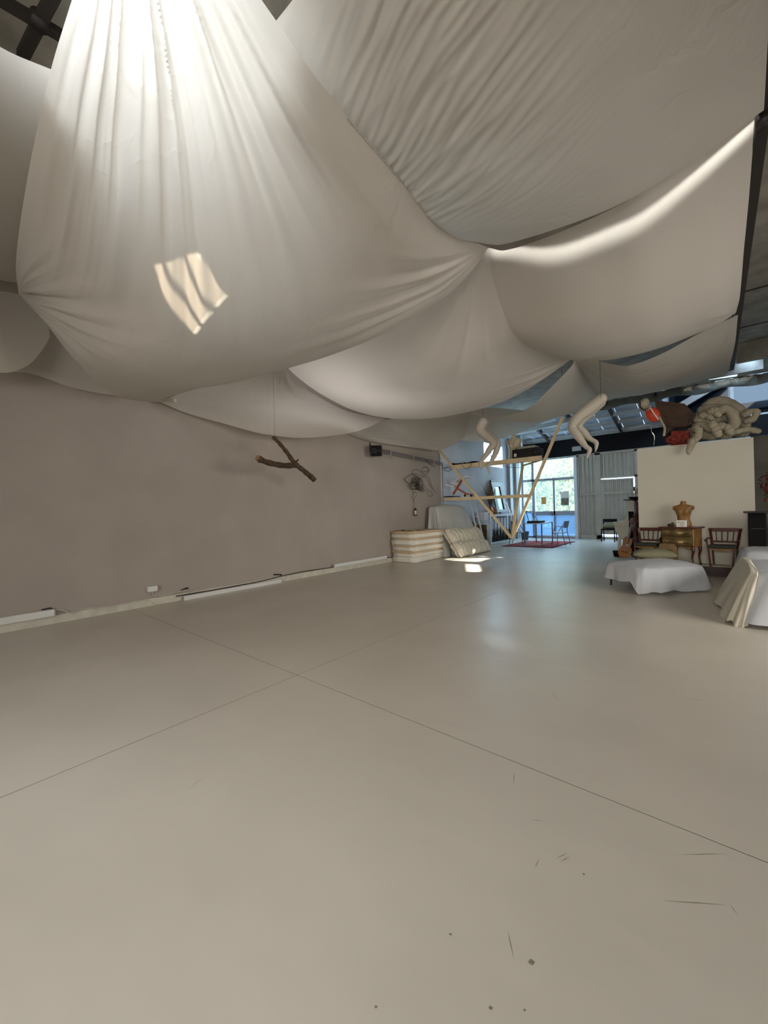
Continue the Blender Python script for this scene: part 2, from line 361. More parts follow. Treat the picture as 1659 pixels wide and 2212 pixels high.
# ceiling with added openings that shape the sun patches (the slanted pair lets the sun reach the far floor)
from mathutils.geometry import tessellate_polygon
def holed(z0, z1, outer, holes, name, m):
    """slab with polygonal holes"""
    loops = [[V(x, y, 0) for x, y in outer]]+[[V(x, y, 0) for x, y in h] for h in holes]
    tris = tessellate_polygon(loops); flat = [p for l in loops for p in l]; n = len(flat)
    mb = MB(); vs = [V(p.x, p.y, z0) for p in flat]+[V(p.x, p.y, z1) for p in flat]
    fs = [tuple(t) for t in tris]+[tuple(i+n for i in t[::-1]) for t in tris]
    o = 0
    for l in loops:
        k = len(l); fs += [(o+i, o+(i+1) % k, o+(i+1) % k+n, o+i+n) for i in range(k)]; o += k
    mb.add(vs, fs); return struct(mb, name, m)
dx, dy = SUN.x/SUN.z*CZ, SUN.y/SUN.z*CZ
patch = [[(-5.80, 9.35), (-4.74, 9.45), (-4.80, 10.5), (-5.42, 10.3), (-5.55, 9.95), (-5.85, 9.8)], [(-4.22, 7.85), (-3.96, 8.05), (-4.66, 9.28), (-4.98, 9.20)]]
holes = [[(x+dx, y+dy) for x, y in p] for p in patch]
# sun blotch on the big sheet: opening above and to the right of it
ap = [V(-3.513, 1.32, 3.428), V(-3.805, 1.779, 3.192), V(-3.125, 1.768, 3.33), V(-3.059, 1.501, 3.451)]
apc = sum(ap, V(0, 0, 0))/4; ap = [apc+(p-apc)*1.2 for p in ap]
holes.append([(p.x+SUN.x/SUN.z*(CZ-p.z), p.y+SUN.y/SUN.z*(CZ-p.z)) for p in ap])
sky1 = [(-3.9, -1.0), (-1.9, -1.0), (-1.9, 1.2), (-3.9, 1.2)]; sky2 = [(-5.5, 4.8), (-4.3, 4.8), (-4.3, 6.4), (-5.5, 6.4)]
E1 = 15.35
holed(CZ, CZ+.04, [(WX, FY), (RX, FY), (RX, E1), (WX, E1)], [holes[0], holes[1], holes[2]], 'ceiling', M['ceil'])
M['tint'] = pane_mat('sky_dimming_glass', (.42, .40, .37), 0, (1, 1, 1))
M['clear'] = pane_mat('faint_dimming_glass', (.82, .82, .82), 0, (1, 1, 1))
for i, h in enumerate(holes):
    MB().prism([V(x, y, CZ+.045) for x, y in h], (0, 0, .005)).build('sky_dimming_pane', M['tint' if i == 2 else 'clear'], bpy.data.objects['ceiling'])  # panes added to dim the sky through the openings
struct(MB().box((-1.3, E1, 5.04), (.5, E1+.04, 6.3)).box((1.85, E1, 5.04), (RX, E1+.04, 6.3)).box((.5, E1, 5.04), (1.85, E1+.04, 5.3)), 'trim_7', M['roof'])  # unseen panel added to shut out sky light, gap left for the sun
MB().box((.5, E1+.01, 5.3), (1.85, E1+.02, 6.3)).build('pane', pane_mat('dim_glass', (.8, .8, .8), 0, (1, 1, 1)), bpy.data.objects['trim_7'])  # pane added to dim the sky through that gap
for k in (.3, .62):  # unseen bars added to stripe the sun blotch
    h = holes[2]; a = V(*h[0], CZ+.02).lerp(V(*h[3], CZ+.02), k); b = V(*h[1], CZ+.02).lerp(V(*h[2], CZ+.02), k)
    MB().bar(a, b, .028, .03).build('stripe_bar', M['steel'], bpy.data.objects['ceiling'])
# back bay roof
R0, R1 = 5.0, 4.45
rb = thing('roof_bay', None, None, (-4, 16.6, 5)); rb['kind'] = 'structure'
holed(6.3, 6.34, [(-1.3, E1), (RX, E1), (RX, BY), (-1.3, BY)], [[(.85, 15.4), (2.4, 15.4), (2.4, 16.75), (.85, 16.75)]], 'ceiling_high', M['roof'])  # hole added so the sun gets through to the far floor
for k in range(8):
    x0 = WX+k*.7; x1 = x0+.69
    MB().prism([(x0, E1, 5.05), (x1, E1, 5.05), (x1, BY, 4.42), (x0, BY, 4.42)], (0, 0, .03)).build('roof_panel', M['roof'], rb)
for y, zz in ((15.6, 4.86), (16.4, 4.70), (17.2, 4.55), (18.0, 4.40)):
    MB().bar((WX, y, zz), (-1.2, y, zz), .07, .12).build('purlin', M['beam'], rb)
for x in (-5.6, -4.2, -2.8, -1.4): MB().bar((x, E1, 4.93), (x, BY, 4.32), .08, .14).build('rafter', M['steel'], rb)
struct(MB().prism([(-1.3, E1, 4.9), (-1.3, BY, 4.4), (-1.3, BY, 6.3), (-1.3, E1, 6.3)], (.05, 0, 0)), 'trim_3', M['roof'])
struct(MB().bar((WX, 16, 4.42), (-3.6, 16, 4.72), .12, .16).bar((-6.0, 16, 4.3), (-6.0, 16, 3.7), .08), 'trim_4', M['beam'])
# back wall: glazing, corrugated sheets, door
w1 = thing('window_1', None, None, (-5.7, BY, 0)); w1['kind'] = 'structure'
def fb(x0, x1, z0, z1, m='frame', nm='frame_bar', d=.05): return MB().box((x0, BY-d, z0), (x1, BY+d, z1)).build(nm, M[m], w1)
fb(-6.9, -6.82, 0, 3.52); fb(-6.43, -6.33, 0, 3.5); fb(-5.50, -5.42, .05, 2.6); fb(-6.82, -4.6, 2.56, 2.67); fb(-6.33, -4.62, 1.02, 1.2)
fb(-6.82, -6.43, 1.17, 1.22); fb(-6.82, -4.6, 0, .07); fb(-4.62, -4.5, 0, 3.52, 'jamb', 'white_jamb', .08); fb(-6.9, -4.5, 3.5, 3.56)
fb(-6.33, -6.29, .07, 2.56, 'jamb', 'door_edge', .06); fb(-6.33, -4.62, .07, .12, 'jamb', 'door_edge', .06)
for (x0, x1, z0, z1, m) in ((-6.82, -6.43, 2.67, 3.5, 'pane'), (-6.33, -4.62, 2.67, 3.5, 'pane'), (-6.82, -6.43, 1.22, 2.56, 'pane'), (-6.29, -5.5, 1.2, 2.56, 'pane'), (-5.42, -4.62, 1.2, 2.56, 'pane'),
                            (-6.82, -6.43, .07, 1.17, 'film'), (-6.29, -5.5, .12, 1.02, 'film'), (-5.42, -4.62, .12, 1.02, 'film')):
    MB().box((x0, BY-.004, z0), (x1, BY+.004, z1)).build('pane', M[m], w1)
MB().tube([(-5.56, BY-.06, 1.1), (-5.56, BY-.11, 1.1), (-5.66, BY-.11, 1.1)], .012).tube([(-5.56, BY-.06, .98), (-5.56, BY-.06, 1.14)], .016).build('handle', M['steel'], w1)
o = MB().box((-6.03, BY-.012, 1.52), (-5.82, BY-.006, 1.84)).build('orange_note', M['note']); tag(o, 'small orange paper notice stuck on the glass door', 'notice')
pp = thing('poster', 'torn white poster with brown photo stuck on right glass pane', 'poster', (-5.0, BY-.01, 1.45))
MB().prism([(-5.2, BY-.014, 1.45), (-4.86, BY-.014, 1.42), (-4.84, BY-.014, 2.02), (-4.98, BY-.014, 2.08), (-5.12, BY-.014, 2.03), (-5.24, BY-.014, 2.06), (-5.18, BY-.014, 1.8)], (0, .004, 0)).build('sheet_of_paper', M['paper'], pp)
MB().box((-5.17, BY-.02, 1.46), (-4.87, BY-.015, 1.76)).build('printed_picture', M['photo'], pp)
bw = struct(MB().box((WX, BY-.03, 3.58), (RX, BY+.1, 4.3)), 'wall_back', M['black'])
MB().box((WX, BY-.1, 4.3), (-.5, BY+.1, 4.5)).build('top_plate', M['beam'], bw)
def corr(x0, x1, z0, z1):
    mb = MB(); n = max(4, round((x1-x0)/.018)); rows = []
    for z in (z0, z1): rows.append([V(x0+(x1-x0)*i/n, BY+.02*math.tanh(2.2*math.sin((x0+(x1-x0)*i/n)*2*PI/.15))-.0, z) for i in range(n+1)])
    mb.grid(rows, False); return mb.build('corrugated_panel', M['cor'], bw)
corr(-4.45, -3.80, 1.93, 3.52); corr(-4.45, -3.80, .16, 1.84); corr(-3.62, -2.40, 2.58, 3.52)
corr(-2.26, 1.0, .1, 3.55); corr(1.0, RX, .1, 3.55)
for a, b in (((-4.5, 0), (-4.42, 3.58)), ((-3.80, 0), (-3.60, 3.58)), ((-4.45, 1.84), (-3.8, 1.93)), ((-4.45, 0), (-3.6, .16)), ((-3.62, 2.50), (-2.3, 2.58)), ((-2.40, 0), (-2.26, 3.58)), ((-4.5, 3.5), (RX, 3.6)), ((-3.6, 0), (RX, .10)), ((-2.3, 1.86), (RX, 1.93))):
    MB().box((a[0], BY-.045, a[1]), (b[0], BY+.03, b[1])).build('rail', M['cor'], bw)
MB().box((-.5, BY-.02, 4.3), (RX, BY+.05, 4.36)).build('rail', M['beam'], bw)
struct(MB().box((.60, 11.2, 0), (RX, 11.3, 2.75)), 'wall_side', M['ceil_dark'])
d1 = thing('door_1', None, None, (-3.0, BY, 0)); d1['kind'] = 'structure'
def corr_d(x0, x1, z0, z1):
    mb = MB(); n = round((x1-x0)/.018); mb.grid([[V(x0+(x1-x0)*i/n, BY+.02*math.tanh(2.2*math.sin((x0+(x1-x0)*i/n)*2*PI/.15)), z) for i in range(n+1)] for z in (z0, z1)], False); mb.build('corrugated_panel', M['cor'], d1)
corr_d(-3.52, -2.45, 1.93, 2.46); corr_d(-3.52, -2.45, .22, 1.86)
for a, b in (((-3.6, .2), (-3.50, 2.46)), ((-3.5, 1.85), (-2.45, 1.94)), ((-3.5, .2), (-2.45, .26)), ((-3.52, 2.40), (-2.45, 2.46))):
    MB().box((a[0], BY-.03, a[1]), (b[0], BY+.02, b[1])).build('rail', M['cor'], d1)
MB().box((-2.45, BY-.03, 1.93), (-2.39, BY+.02, 2.1)).build('hinge', M['steel'], d1)
o = MB().rbox((-4.66, BY-.10, 3.75), (-4.30, BY-.03, 3.95), .02).build('emergency_light', M['beam']); tag(o, 'grey emergency light box on the black band above the corrugated wall', 'emergency light')
# blue translucent gable glazing far right
w3 = thing('window_3', None, None, (1, BY, 4.4)); w3['kind'] = 'structure'
xs = [-1.25, .55, 2.3, RX]
for i in range(3): MB().box((xs[i], BY, 4.36), (xs[i+1]-.06, BY+.01, 6.3)).build('pane', M['poly'], w3)
for x in xs[1:3]: MB().box((x-.08, BY-.1, 4.36), (x+.02, BY+.1, 6.3)).build('frame_bar', M['beam'], w3)
MB().bar((-1.2, 17.9, 4.75), (1.3, 17.9, 6.1), .12, .22).build('sloping_beam', M['beam'], w3)
# strip of quilted lining that ends the ceiling
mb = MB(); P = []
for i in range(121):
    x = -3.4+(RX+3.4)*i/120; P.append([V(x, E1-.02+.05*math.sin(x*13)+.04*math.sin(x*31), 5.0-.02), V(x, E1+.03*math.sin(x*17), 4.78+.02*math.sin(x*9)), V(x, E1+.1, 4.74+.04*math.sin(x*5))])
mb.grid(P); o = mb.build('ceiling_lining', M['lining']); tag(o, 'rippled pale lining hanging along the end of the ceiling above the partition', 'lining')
# ceiling board joints on the right and pipes
cl = bpy.data.objects['ceiling']
for y in (9.2, 11.05, 12.6): MB().bar((.2, y, 4.995), (RX, y, 4.995), .025, .02).build('ceiling_joint', M['steel'], cl)
MB().bar((.9, 11.6, 4.97), (RX, 11.6, 4.97), .25, .05).build('ceiling_batten', M['ceil'], cl)
MB().box((.45, 12.15, 4.58), (RX, 12.27, 5.0)).build('baffle_beam', M['ceil'], cl); MB().box((-1.2, 13.74, 4.72), (1.0, 13.84, 5.0)).build('baffle_beam', M['ceil'], cl)  # baffles added to hide the bright ceiling openings
MB().bar((1.6, 3, 4.96), (1.2, 11.3, 4.96), .1, .05).build('ceiling_batten', M['steel'], cl)
cx = at(85, 45, 'z', 4.8)
for a, b in (((-40, -25), (150, 88)), ((125, -30), (48, 122))):
    struct(MB().bar(at(a[0], a[1], 'z', 4.8), at(b[0], b[1], 'z', 4.8), .065, .05), 'trim_%d' % (5 if a[0] < 0 else 6), M['steel'])
MB().lathe([(.05, -.04), (.05, .04)], cx).build('pipe_joint', M['steel'], bpy.data.objects['trim_5'])

# kerb along the left wall
mb = MB(); P = []
for i in range(121):
    y = FY+(8.5-FY)*i/120; n = .008*noise.noise(V(y*1.5, 0, 0)); P.append([V(WX, y, .115+n), V(WX+.035+n, y, .11+n), V(WX+.045+n, y, 0)])
mb.grid(P, False); struct(mb, 'baseboard_left', M['kerb'])

# outside: yard and bushes behind the glazing
struct(MB().box((-14, BY+.3, -.3), (8, 30, -.05)), 'ground_outside', M['ground'])
def bush(c, r, n, m, label):
    t = thing('garden_bush', label, 'bush', (c[0], c[1], -.05)); mb = MB(); rnd = random.Random(int(c[0]*100+c[1]))
    for _ in range(n):
        d = V(rnd.gauss(0, 1), rnd.gauss(0, 1), rnd.gauss(0, 1)).normalized()*(rnd.random()**.4)
        p = V(c[0]+d.x*r[0], c[1]+d.y*r[1], max(.05, c[2]+d.z*r[2])); a = V(rnd.gauss(0, 1), rnd.gauss(0, 1), rnd.gauss(0, 1)).normalized()*.11; b = a.cross(V(rnd.gauss(0, 1), rnd.gauss(0, 1), rnd.gauss(0, 1))).normalized()*.05
        mb.add([p-a, p+b, p+a, p-b], [(0, 1, 2, 3)])
    f = mb.build('foliage', M[m], t); f['kind'] = 'stuff'
    MB().tube([(c[0], c[1], -.05), (c[0]+.1, c[1], c[2])], [.06, .03]).build('trunk', M['bark'], t)
bush((-7.9, 22, 2.1), (1.1, 1.0, 2.6), 5000, 'leaf', 'bright green bush outside the left glass panes')
bush((-5.9, 22.6, 2.1), (1.0, .9, 2.4), 5000, 'leaf2', 'pale yellow green bush outside behind the glass door')
bush((-6.9, 25, 2.6), (3.2, .6, 3.2), 9000, 'leaf2', 'wide pale hedge at the back of the yard outside the glass wall')
nb = MB().box((-4.1, 21.2, -.05), (8, 21.6, 7.5)).build('sun_block_wall', M['bluewhite'], origin=(0, 21.4, 0)); tag(nb, 'pale outer wall added to keep sun off the glazing, seen through the gaps around the corrugated door', 'wall')  # wall added to block the sun at the back glazing

# ------------------------------------------------------------------ ceiling rails
for (nm, a, b, lab) in (('steel_rail', (.34, 1.2, 4.3), (.34, 11.45, 4.3), 'long dark steel rail along the right edge of the hanging sheets'),
                        ('steel_rail', (-6.5, 3.98, 4.42), (.3, 3.98, 4.42), 'dark cross rail above the gap between the near and second row of sheets'),
                        ('steel_rail', (-6.5, 8.05, 4.42), (.3, 8.05, 4.42), 'dark cross rail above the crescent gap between second and third row of sheets')):
    r = thing(nm, lab, 'rail', (a[0], a[1], a[2]), 'rails that carry the sheets')
    MB().bar(a, b, .07, .09).build('rail_profile', M['steel'], r)
    a, b = Vector(a), Vector(b); n = 4
    for i in range(n):
        p = a.lerp(b, (i+.5)/n); MB().tube([p, V(p.x, p.y, CZ)], .006, 5).build('hanger_rod', M['steel'], r)
    if abs(a.x-.34) < .01:
        for y in (7.86, 11.42): MB().bar((.34, y, 4.26), (.12, y, 4.24), .03).build('bracket', M['steel'], r)
        MB().lathe([(.05, -.04), (.05, .04)], (.34, 4.1, 4.22)).build('clamp', M['steel'], r)

# ------------------------------------------------------------------ hanging sheets
def sheet(label, e0, e1, e2, e3, sag=.2, folds=(), n=120, m='sheet', thick=.0, seed=0, wr=.004):
    """Coons patch. e0: c0->c1, e1: c1->c2, e2: c3->c2, e3: c0->c3; u along e0, v along e3.
    folds: (corner, amplitude, frequency, reach, sharp) gathers fanning out of a corner"""
    E = [[S(p) for p in e] for e in (e0, e1, e2, e3)]
    T = [[cr(e, i/n) for i in range(n+1)] for e in E]
    c0, c1, c2, c3 = T[0][0], T[0][n], T[1][n], T[2][0]
    P = []
    for j in range(n+1):
        v = j/n; row = []
        for i in range(n+1):
            u = i/n
            p = T[0][i]*(1-v)+T[2][i]*v+T[3][j]*(1-u)+T[1][j]*u-(c0*(1-u)*(1-v)+c1*u*(1-v)+c2*u*v+c3*(1-u)*v)
            b = 16*u*(1-u)*v*(1-v); p = p+V(0, 0, -sag*b**.8)
            row.append(p)
        P.append(row)
    Q = [[p.copy() for p in r] for r in P]
    for j in range(n+1):
        for i in range(n+1):
            u, v = i/n, j/n
            du = P[j][min(i+1, n)]-P[j][max(i-1, 0)]; dv = P[min(j+1, n)][i]-P[max(j-1, 0)][i]
            nn = du.cross(dv)
            if nn.length < 1e-9: continue
            nn.normalize()
            if nn.z > 0: nn = -nn
            d = 0; edge = min(1, min(u, 1-u, v, 1-v)*14+.12)
            for (c, amp, fr, reach, sh) in folds:
                if c == 's':
                    k = 1/(1+math.exp((u-reach)*14))*min(1, max(.12, (1-v)*2.2-.3)); a = (v+.26*u)*fr+1.5*noise.noise(V(u*2.2, v*2.2, seed))
                    w1 = noise.noise(V(a, u*4.5, seed)); w2 = noise.noise(V(a*2.1+3*u, u*9, seed+4)); w3 = noise.noise(V(u*14, v*9, seed)); d += amp*k*(.75*(1-abs(w1)*2.6)+.8*w2+.35*w3*(1-abs(w2)*2)); continue
                a, b = (u, v) if c == 0 else (1-u, v) if c == 1 else (1-u, 1-v) if c == 2 else (u, 1-v)
                r = math.hypot(a, b); th = math.atan2(b, a)
                k = min(1, r*6)*math.exp(-(r/reach)**2*1.2)
                ang = th*fr+.8*noise.noise(V(a*1.5, b*1.5, seed))
                w1 = noise.noise(V(ang, seed*3.1, r*.35)); w2 = noise.noise(V(ang*2.7, 5+seed, r*.8))
                w1 = 1-abs(w1)*2 if sh else w1*1.3
                d += amp*k*(w1+.35*w2)
            p = P[j][i]; d += wr*noise.noise(p*2.3+V(seed, 0, 0))*2+wr*.5*noise.noise(p*6+V(0, seed, 0))
            Q[j][i] = p+nn*d*edge
    mb = MB(); mb.grid(Q); o = mb.build('hanging_sheet', M[m], origin=c0)
    tag(o, label, 'sheet', 'white sheets hung under the ceiling')
    # stitched hem along the visible free edges
    return o
P0 = (275, -400, 4.25); P1 = (1055, 535, 4.2); P2 = (40, 635, 4.15); P3 = (330, 868, 3.1); P4 = (1238, 773, 4.2)
A_right = [P0, (480, -120, 4.1), (565, 0, 4.05), (700, 190, 4.0), (850, 370, 4.0), (940, 465, 4.05), (1000, 510, 4.12), P1]
sa = sheet('largest white sheet, gathered at the top left and belly hanging nearest the camera',
      A_right,
      [P1, (1015, 590, 4.0), (960, 642, 3.85), (830, 720, 3.55), (720, 765, 3.42), (620, 795, 3.35), (520, 822, 3.22), (440, 836, 3.15), P3],
      [P2, (100, 700, 3.7), (160, 775, 3.3), (240, 850, 3.1), (285, 864, 3.08), P3],
      [P0, (155, 0, 4.15), (110, 150, 4.08), (60, 380, 4.0), (35, 560, 4.0), P2],
      sag=.22, folds=((0, .11, 11, .58, False), (3, .13, 6, .38, False), (1, .07, 4.5, .33, False)), n=260, seed=1, wr=.004)
sheet('white sheet upper right with long diagonal creases, right of the largest sheet',
      [('w', -2.2, 1.36, 4.22), ('w', -.8, 1.4, 4.2), ('w', .3, 1.4, 4.2)],
      [('w', .3, 1.4, 4.2), ('w', .28, 2.6, 4.18), (1650, 238, 4.2)],
      [(1055, 528, 4.24), (1090, 527, 4.02), (1200, 495, 3.86), (1340, 440, 3.85), (1500, 345, 4.0), (1650, 238, 4.2)],
      [('w', -2.2, 1.36, 4.22), (600, 190, 4.2), (760, 380, 4.2), (930, 500, 4.2), (1055, 528, 4.24)],
      sag=.12, folds=(('s', .015, 30, .6, True),), n=240, seed=2, wr=.006)
GF = [P1, (1070, 620, 'x', -1.93), (1110, 722, 'x', -1.96), (1165, 758, 'x', -2.0), P4]
sheet('smooth white sheet in the second row on the right, bright hem along its upper edge',
      [P1, (1090, 541, 4.12), (1200, 505, 3.95), (1340, 442, 3.92), (1400, 402, 3.95), (1500, 340, 4.05), (1630, 252, 4.2)],
      [(1630, 252, 4.2), (1620, 400, 4.12), (1606, 550, 4.1), (1598, 640, 4.15), (1590, 675, 4.2)],
      [P4, (1290, 777, 'y', 7.85), (1350, 771, 'y', 7.8), (1430, 750, 'y', 7.8), (1500, 723, 'y', 7.8), (1550, 702, 'y', 7.82), (1590, 675, 4.2)],
      GF, sag=.14, folds=((3, .05, 5, .35, False), (2, .02, 5, .3, False)), n=180, seed=3, wr=.004)
sheet('white sheet in the second row, middle, glowing where it leaves the largest sheet',
      GF,
      [P4, (1150, 835, 'y', 7.9), (1080, 870, 'y', 7.9), (1010, 890, 'y', 7.9), (930, 904, 'y', 7.6), (850, 905, 'y', 7.0)],
      [(622, 796, 'y', 4.3), (645, 817, 'y', 4.6), (688, 848, 'y', 5.2), (750, 881, 'y', 6.0), (800, 897, 'y', 6.5), (850, 905, 'y', 7.0)],
      [P1, (960, 622, 'y', 4.05), (830, 700, 'y', 4.05), (720, 750, 'y', 4.1), (622, 796, 'y', 4.3)],
      sag=.05, folds=((1, .05, 5, .3, False), (0, .02, 6, .5, False)), n=180, seed=4, m='sheet2')
sheet('sagging white sheet along the left wall above the hanging branch',
      [(345, 868, 'x', -6.8), (480, 815, 'x', -6.6), (612, 790, 'y', 4.5)],
      [(612, 790, 'y', 4.5), (640, 825, 'y', 5.0), (680, 853, 'y', 5.6), (750, 888, 'y', 6.5), (835, 905, 'y', 7.9)],
      [(600, 942, 'x', -6.3), (640, 946, 'x', -6.25), (700, 943, 'x', -6.2), (770, 932, 'x', -6.2), (835, 905, 'y', 7.9)],
      [(345, 868, 'x', -6.8), (400, 891, 'x', -6.8), (480, 914, 'x', -6.6), (560, 936, 'x', -6.4), (600, 942, 'x', -6.3)],
      sag=.03, folds=((1, .02, 5, .5, False),), n=110, seed=5, m='sheet2')
sheet('white sheet in the third row above the wall speaker and cables',
      [(735, 931, 'x', -6.86), (772, 931, 'x', -6.7), (832, 908, 'y', 8.2), (920, 890, 'y', 8.9), (1015, 880, 'y', 9.6)],
      [(1015, 880, 'y', 9.6), (1012, 910, 'y', 10.4), (1002, 944, 'y', 11.0)],
      [(905, 968, 'x', -6.6), (950, 972, 'x', -6.5), (985, 957, 'x', -6.1), (1002, 944, 'y', 11.0)],
      [(735, 931, 'x', -6.86), (800, 954, 'x', -6.8), (860, 963, 'x', -6.7), (905, 968, 'x', -6.6)],
      sag=.03, folds=((0, .03, 7, .5, False),), n=110, seed=6, m='sheet2')
sheet('white sheet beyond the hanging legs at the end of the third row',
      [(985, 938, 'y', 11.0), (1010, 900, 'y', 10.2), (1030, 878, 'y', 10.0)],
      [(1030, 878, 'y', 10.0), (1120, 880, 'y', 11.0), (1215, 885, 'y', 12.0)],
      [(988, 947, 'y', 11.1), (1005, 953, 'y', 11.2), (1060, 951, 'y', 11.6), (1110, 940, 'y', 12.0), (1163, 916, 'y', 12.2), (1215, 896, 'y', 12.3)],
      [(985, 938, 'y', 11.0), (988, 947, 'y', 11.1)],
      sag=.0, folds=((3, .02, 7, .5, False),), n=80, seed=7, m='sheet2')
JL = [(1241, 777, 4.2), (1272, 830, 'y', 10.2), (1298, 867, 4.2)]
sheet('triangular white sheet between the two pairs of hanging legs',
      JL,
      [(1298, 867, 4.2), (1250, 889, 'y', 11.3), (1217, 898, 'y', 10.9), (1165, 910, 'y', 10.3), (1110, 910, 'y', 9.9), (1065, 905, 'y', 9.5), (1028, 896, 'y', 9.2)],
      [(1011, 889, 'y', 9.0), (1028, 896, 'y', 9.2)],
      [(1241, 777, 4.2), (1234, 791, 'y', 8.05), (1195, 832, 'y', 8.2), (1152, 874, 'y', 8.4), (1121, 891, 'y', 8.6), (1076, 899, 'y', 8.8), (1011, 889, 'y', 9.0)],
      sag=.06, folds=((0, .03, 5, .4, False),), n=110, seed=8, m='sheet2')
sheet('white sheet in the third row on the right, above the partition',
      [(1242, 776, 4.2), (1279, 777, 'y', 8.1), (1328, 787, 'y', 8.15), (1360, 789, 'y', 8.15), (1425, 766, 'y', 8.1), (1507, 722, 'y', 8.0), (1594, 680, 4.2)],
      [(1594, 680, 4.2), (1588, 740, 4.1), (1572, 806, 4.15)],
      [(1298, 867, 4.2), (1340, 858, 'y', 11.6), (1385, 853, 'y', 11.5), (1486, 830, 'y', 11.3), (1572, 806, 4.15)],
      JL, sag=.10, folds=((0, .05, 6, .5, False), (1, .02, 6, .4, False), (3, .04, 4, .3, False)), n=120, seed=9, m='sheet2')
sheet('flat white sheet at the upper left edge, below the crossed ceiling pipes',
      [('w', -3.25, -1.5, 4.2), (0, 101, 4.2), (115, 152, 4.2), (200, 190, 4.22)],
      [(200, 190, 4.22), (150, 420, 4.2), (80, 622, 4.3)],
      [('w', -6.4, -1.5, 4.25), (0, 605, 4.25), (80, 612, 4.3)],
      [('w', -3.25, -1.5, 4.2), ('w', -5, -1.5, 4.1), ('w', -6.4, -1.5, 4.25)],
      sag=.04, n=80, seed=10, m='sheet2')
sheet('small white sheet at the left edge bulging below the gather of the largest sheet',
      [(-160, 620, 'x', -6.7), (0, 629, 'x', -6.7), (56, 639, 'x', -6.7)],
      [(56, 639, 'x', -6.7), (100, 690, 'x', -6.65), (108, 728, 'x', -6.6)],
      [(-160, 800, 'x', -6.5), (0, 805, 'x', -6.45), (22, 804, 'x', -6.45), (62, 788, 'x', -6.5), (92, 755, 'x', -6.55), (108, 728, 'x', -6.6)],
      [(-160, 620, 'x', -6.7), (-160, 710, 'x', -6.4), (-160, 800, 'x', -6.5)],
      sag=-.0, n=60, seed=11, m='sheet2')
sheet('white sheet strip along the wall below the small left bulge',
      [(-120, 760, 'x', -6.85), (20, 740, 'x', -6.85), (110, 700, 'x', -6.8)],
      [(110, 700, 'x', -6.8), (220, 800, 'x', -6.75), (300, 850, 'x', -6.75)],
      [(-120, 800, 'x', -6.86), (0, 803, 'x', -6.86), (60, 806, 'x', -6.85), (160, 838, 'x', -6.8), (250, 854, 'x', -6.8), (300, 850, 'x', -6.75)],
      [(-120, 760, 'x', -6.85), (-120, 800, 'x', -6.86)],
      sag=0, n=60, seed=12, m='sheet2')
# hem cord of the largest sheet
hem = MB(); pts = [S(p) for p in A_right]; pp_ = [cr(pts, i/240) for i in range(90, 225)]
hem.tube([p+V(0, 0, -.004)+V(.004, -.002, 0)*(1 if i % 2 else -1) for i, p in enumerate(pp_)], .006, 5)
o = hem.build('stitched_hem', M['sheet']); o.parent = sa; o.location = -sa.location
# small rafter end that shows under the largest sheet at the wall
o = MB().bar((WX, 2.35, 3.27), (-6.45, 2.65, 3.22), .06, .05).build('wall_bracket', M['kerb']); tag(o, 'pale bracket on the left wall under the belly of the largest sheet', 'bracket')

#@@PART2
# ------------------------------------------------------------------ left wall fittings
def fixture(pa, pb, x, hgt, label):
    a = at(*pa, 'x', x); b = at(*pb, 'x', x); z = (a.z+b.z)/2; t = thing('strip_light', label, 'light fixture', (x, a.y, z), 'strip lights low on the left wall')
    MB().rbox((x-.05, a.y, z-hgt/2), (x+.03, b.y, z+hgt/2), .008).build('housing', M['white_metal'], t)
    MB().box((x-.045, a.y-.012, z-hgt/2+.01), (x+.025, a.y, z+hgt/2-.01)).build('end_cap', M['beam'], t)
    MB().box((x-.045, b.y, z-hgt/2+.01), (x+.025, b.y+.012, z+hgt/2-.01)).build('end_cap', M['beam'], t)
    return t
fixture((-60, 1353), (117, 1322), -6.84, .09, 'white strip light at the left edge of the photo, fixed above the kerb')
fixture((396, 1293), (607, 1255), -6.82, .085, 'longest white strip light, resting at floor level in the middle of the left wall')
fixture((721, 1224), (834, 1202), -6.82, .08, 'white strip light nearest the stack of foam mattresses')
jb = at(329, 1272, 'x', -6.85)
t = thing('junction_box', 'white junction box on the left wall above the kerb', 'junction box', jb)
MB().rbox((-6.9, jb.y-.07, jb.z-.04), (-6.82, jb.y+.07, jb.z+.045), .008).build('box_body', M['white_metal'], t)
MB().tube(smooth_path([(-6.87, jb.y, jb.z-.04), (-6.87, jb.y+.01, jb.z-.10), (-6.87, jb.y+.12, jb.z-.135), (-6.87, jb.y+.7, .17)], 14), .008, 6).build('conduit', M['kerb'], t)
def cable(name, pts, r, m, label, cat='cable', n=40):
    o = MB().tube(smooth_path(pts, n), r, 6).build(name, M[m]); tag(o, label, cat); return o
def wl(px, py, x=-6.85): return at(px, py, 'x', x)
cable('cable', [wl(108, 1318), wl(135, 1318), wl(155, 1325), wl(175, 1317), wl(240, 1309), wl(320, 1297), wl(335, 1305), wl(360, 1304), wl(396, 1299)], .007, 'kerb', 'pale cable running along the kerb from the leftmost strip light')
cable('cable', [wl(380, 1288), wl(480, 1271), wl(570, 1254), wl(615, 1243), wl(660, 1234), wl(722, 1225), wl(790, 1213), wl(858, 1202)], .009, 'steel', 'dark cable above the middle strip light, running to the foam mattresses')
cable('cable', [wl(607, 1256), wl(617, 1253), wl(616, 1243), wl(609, 1242)], .006, 'kerb', 'short curled cable at the right end of the middle strip light', n=16)
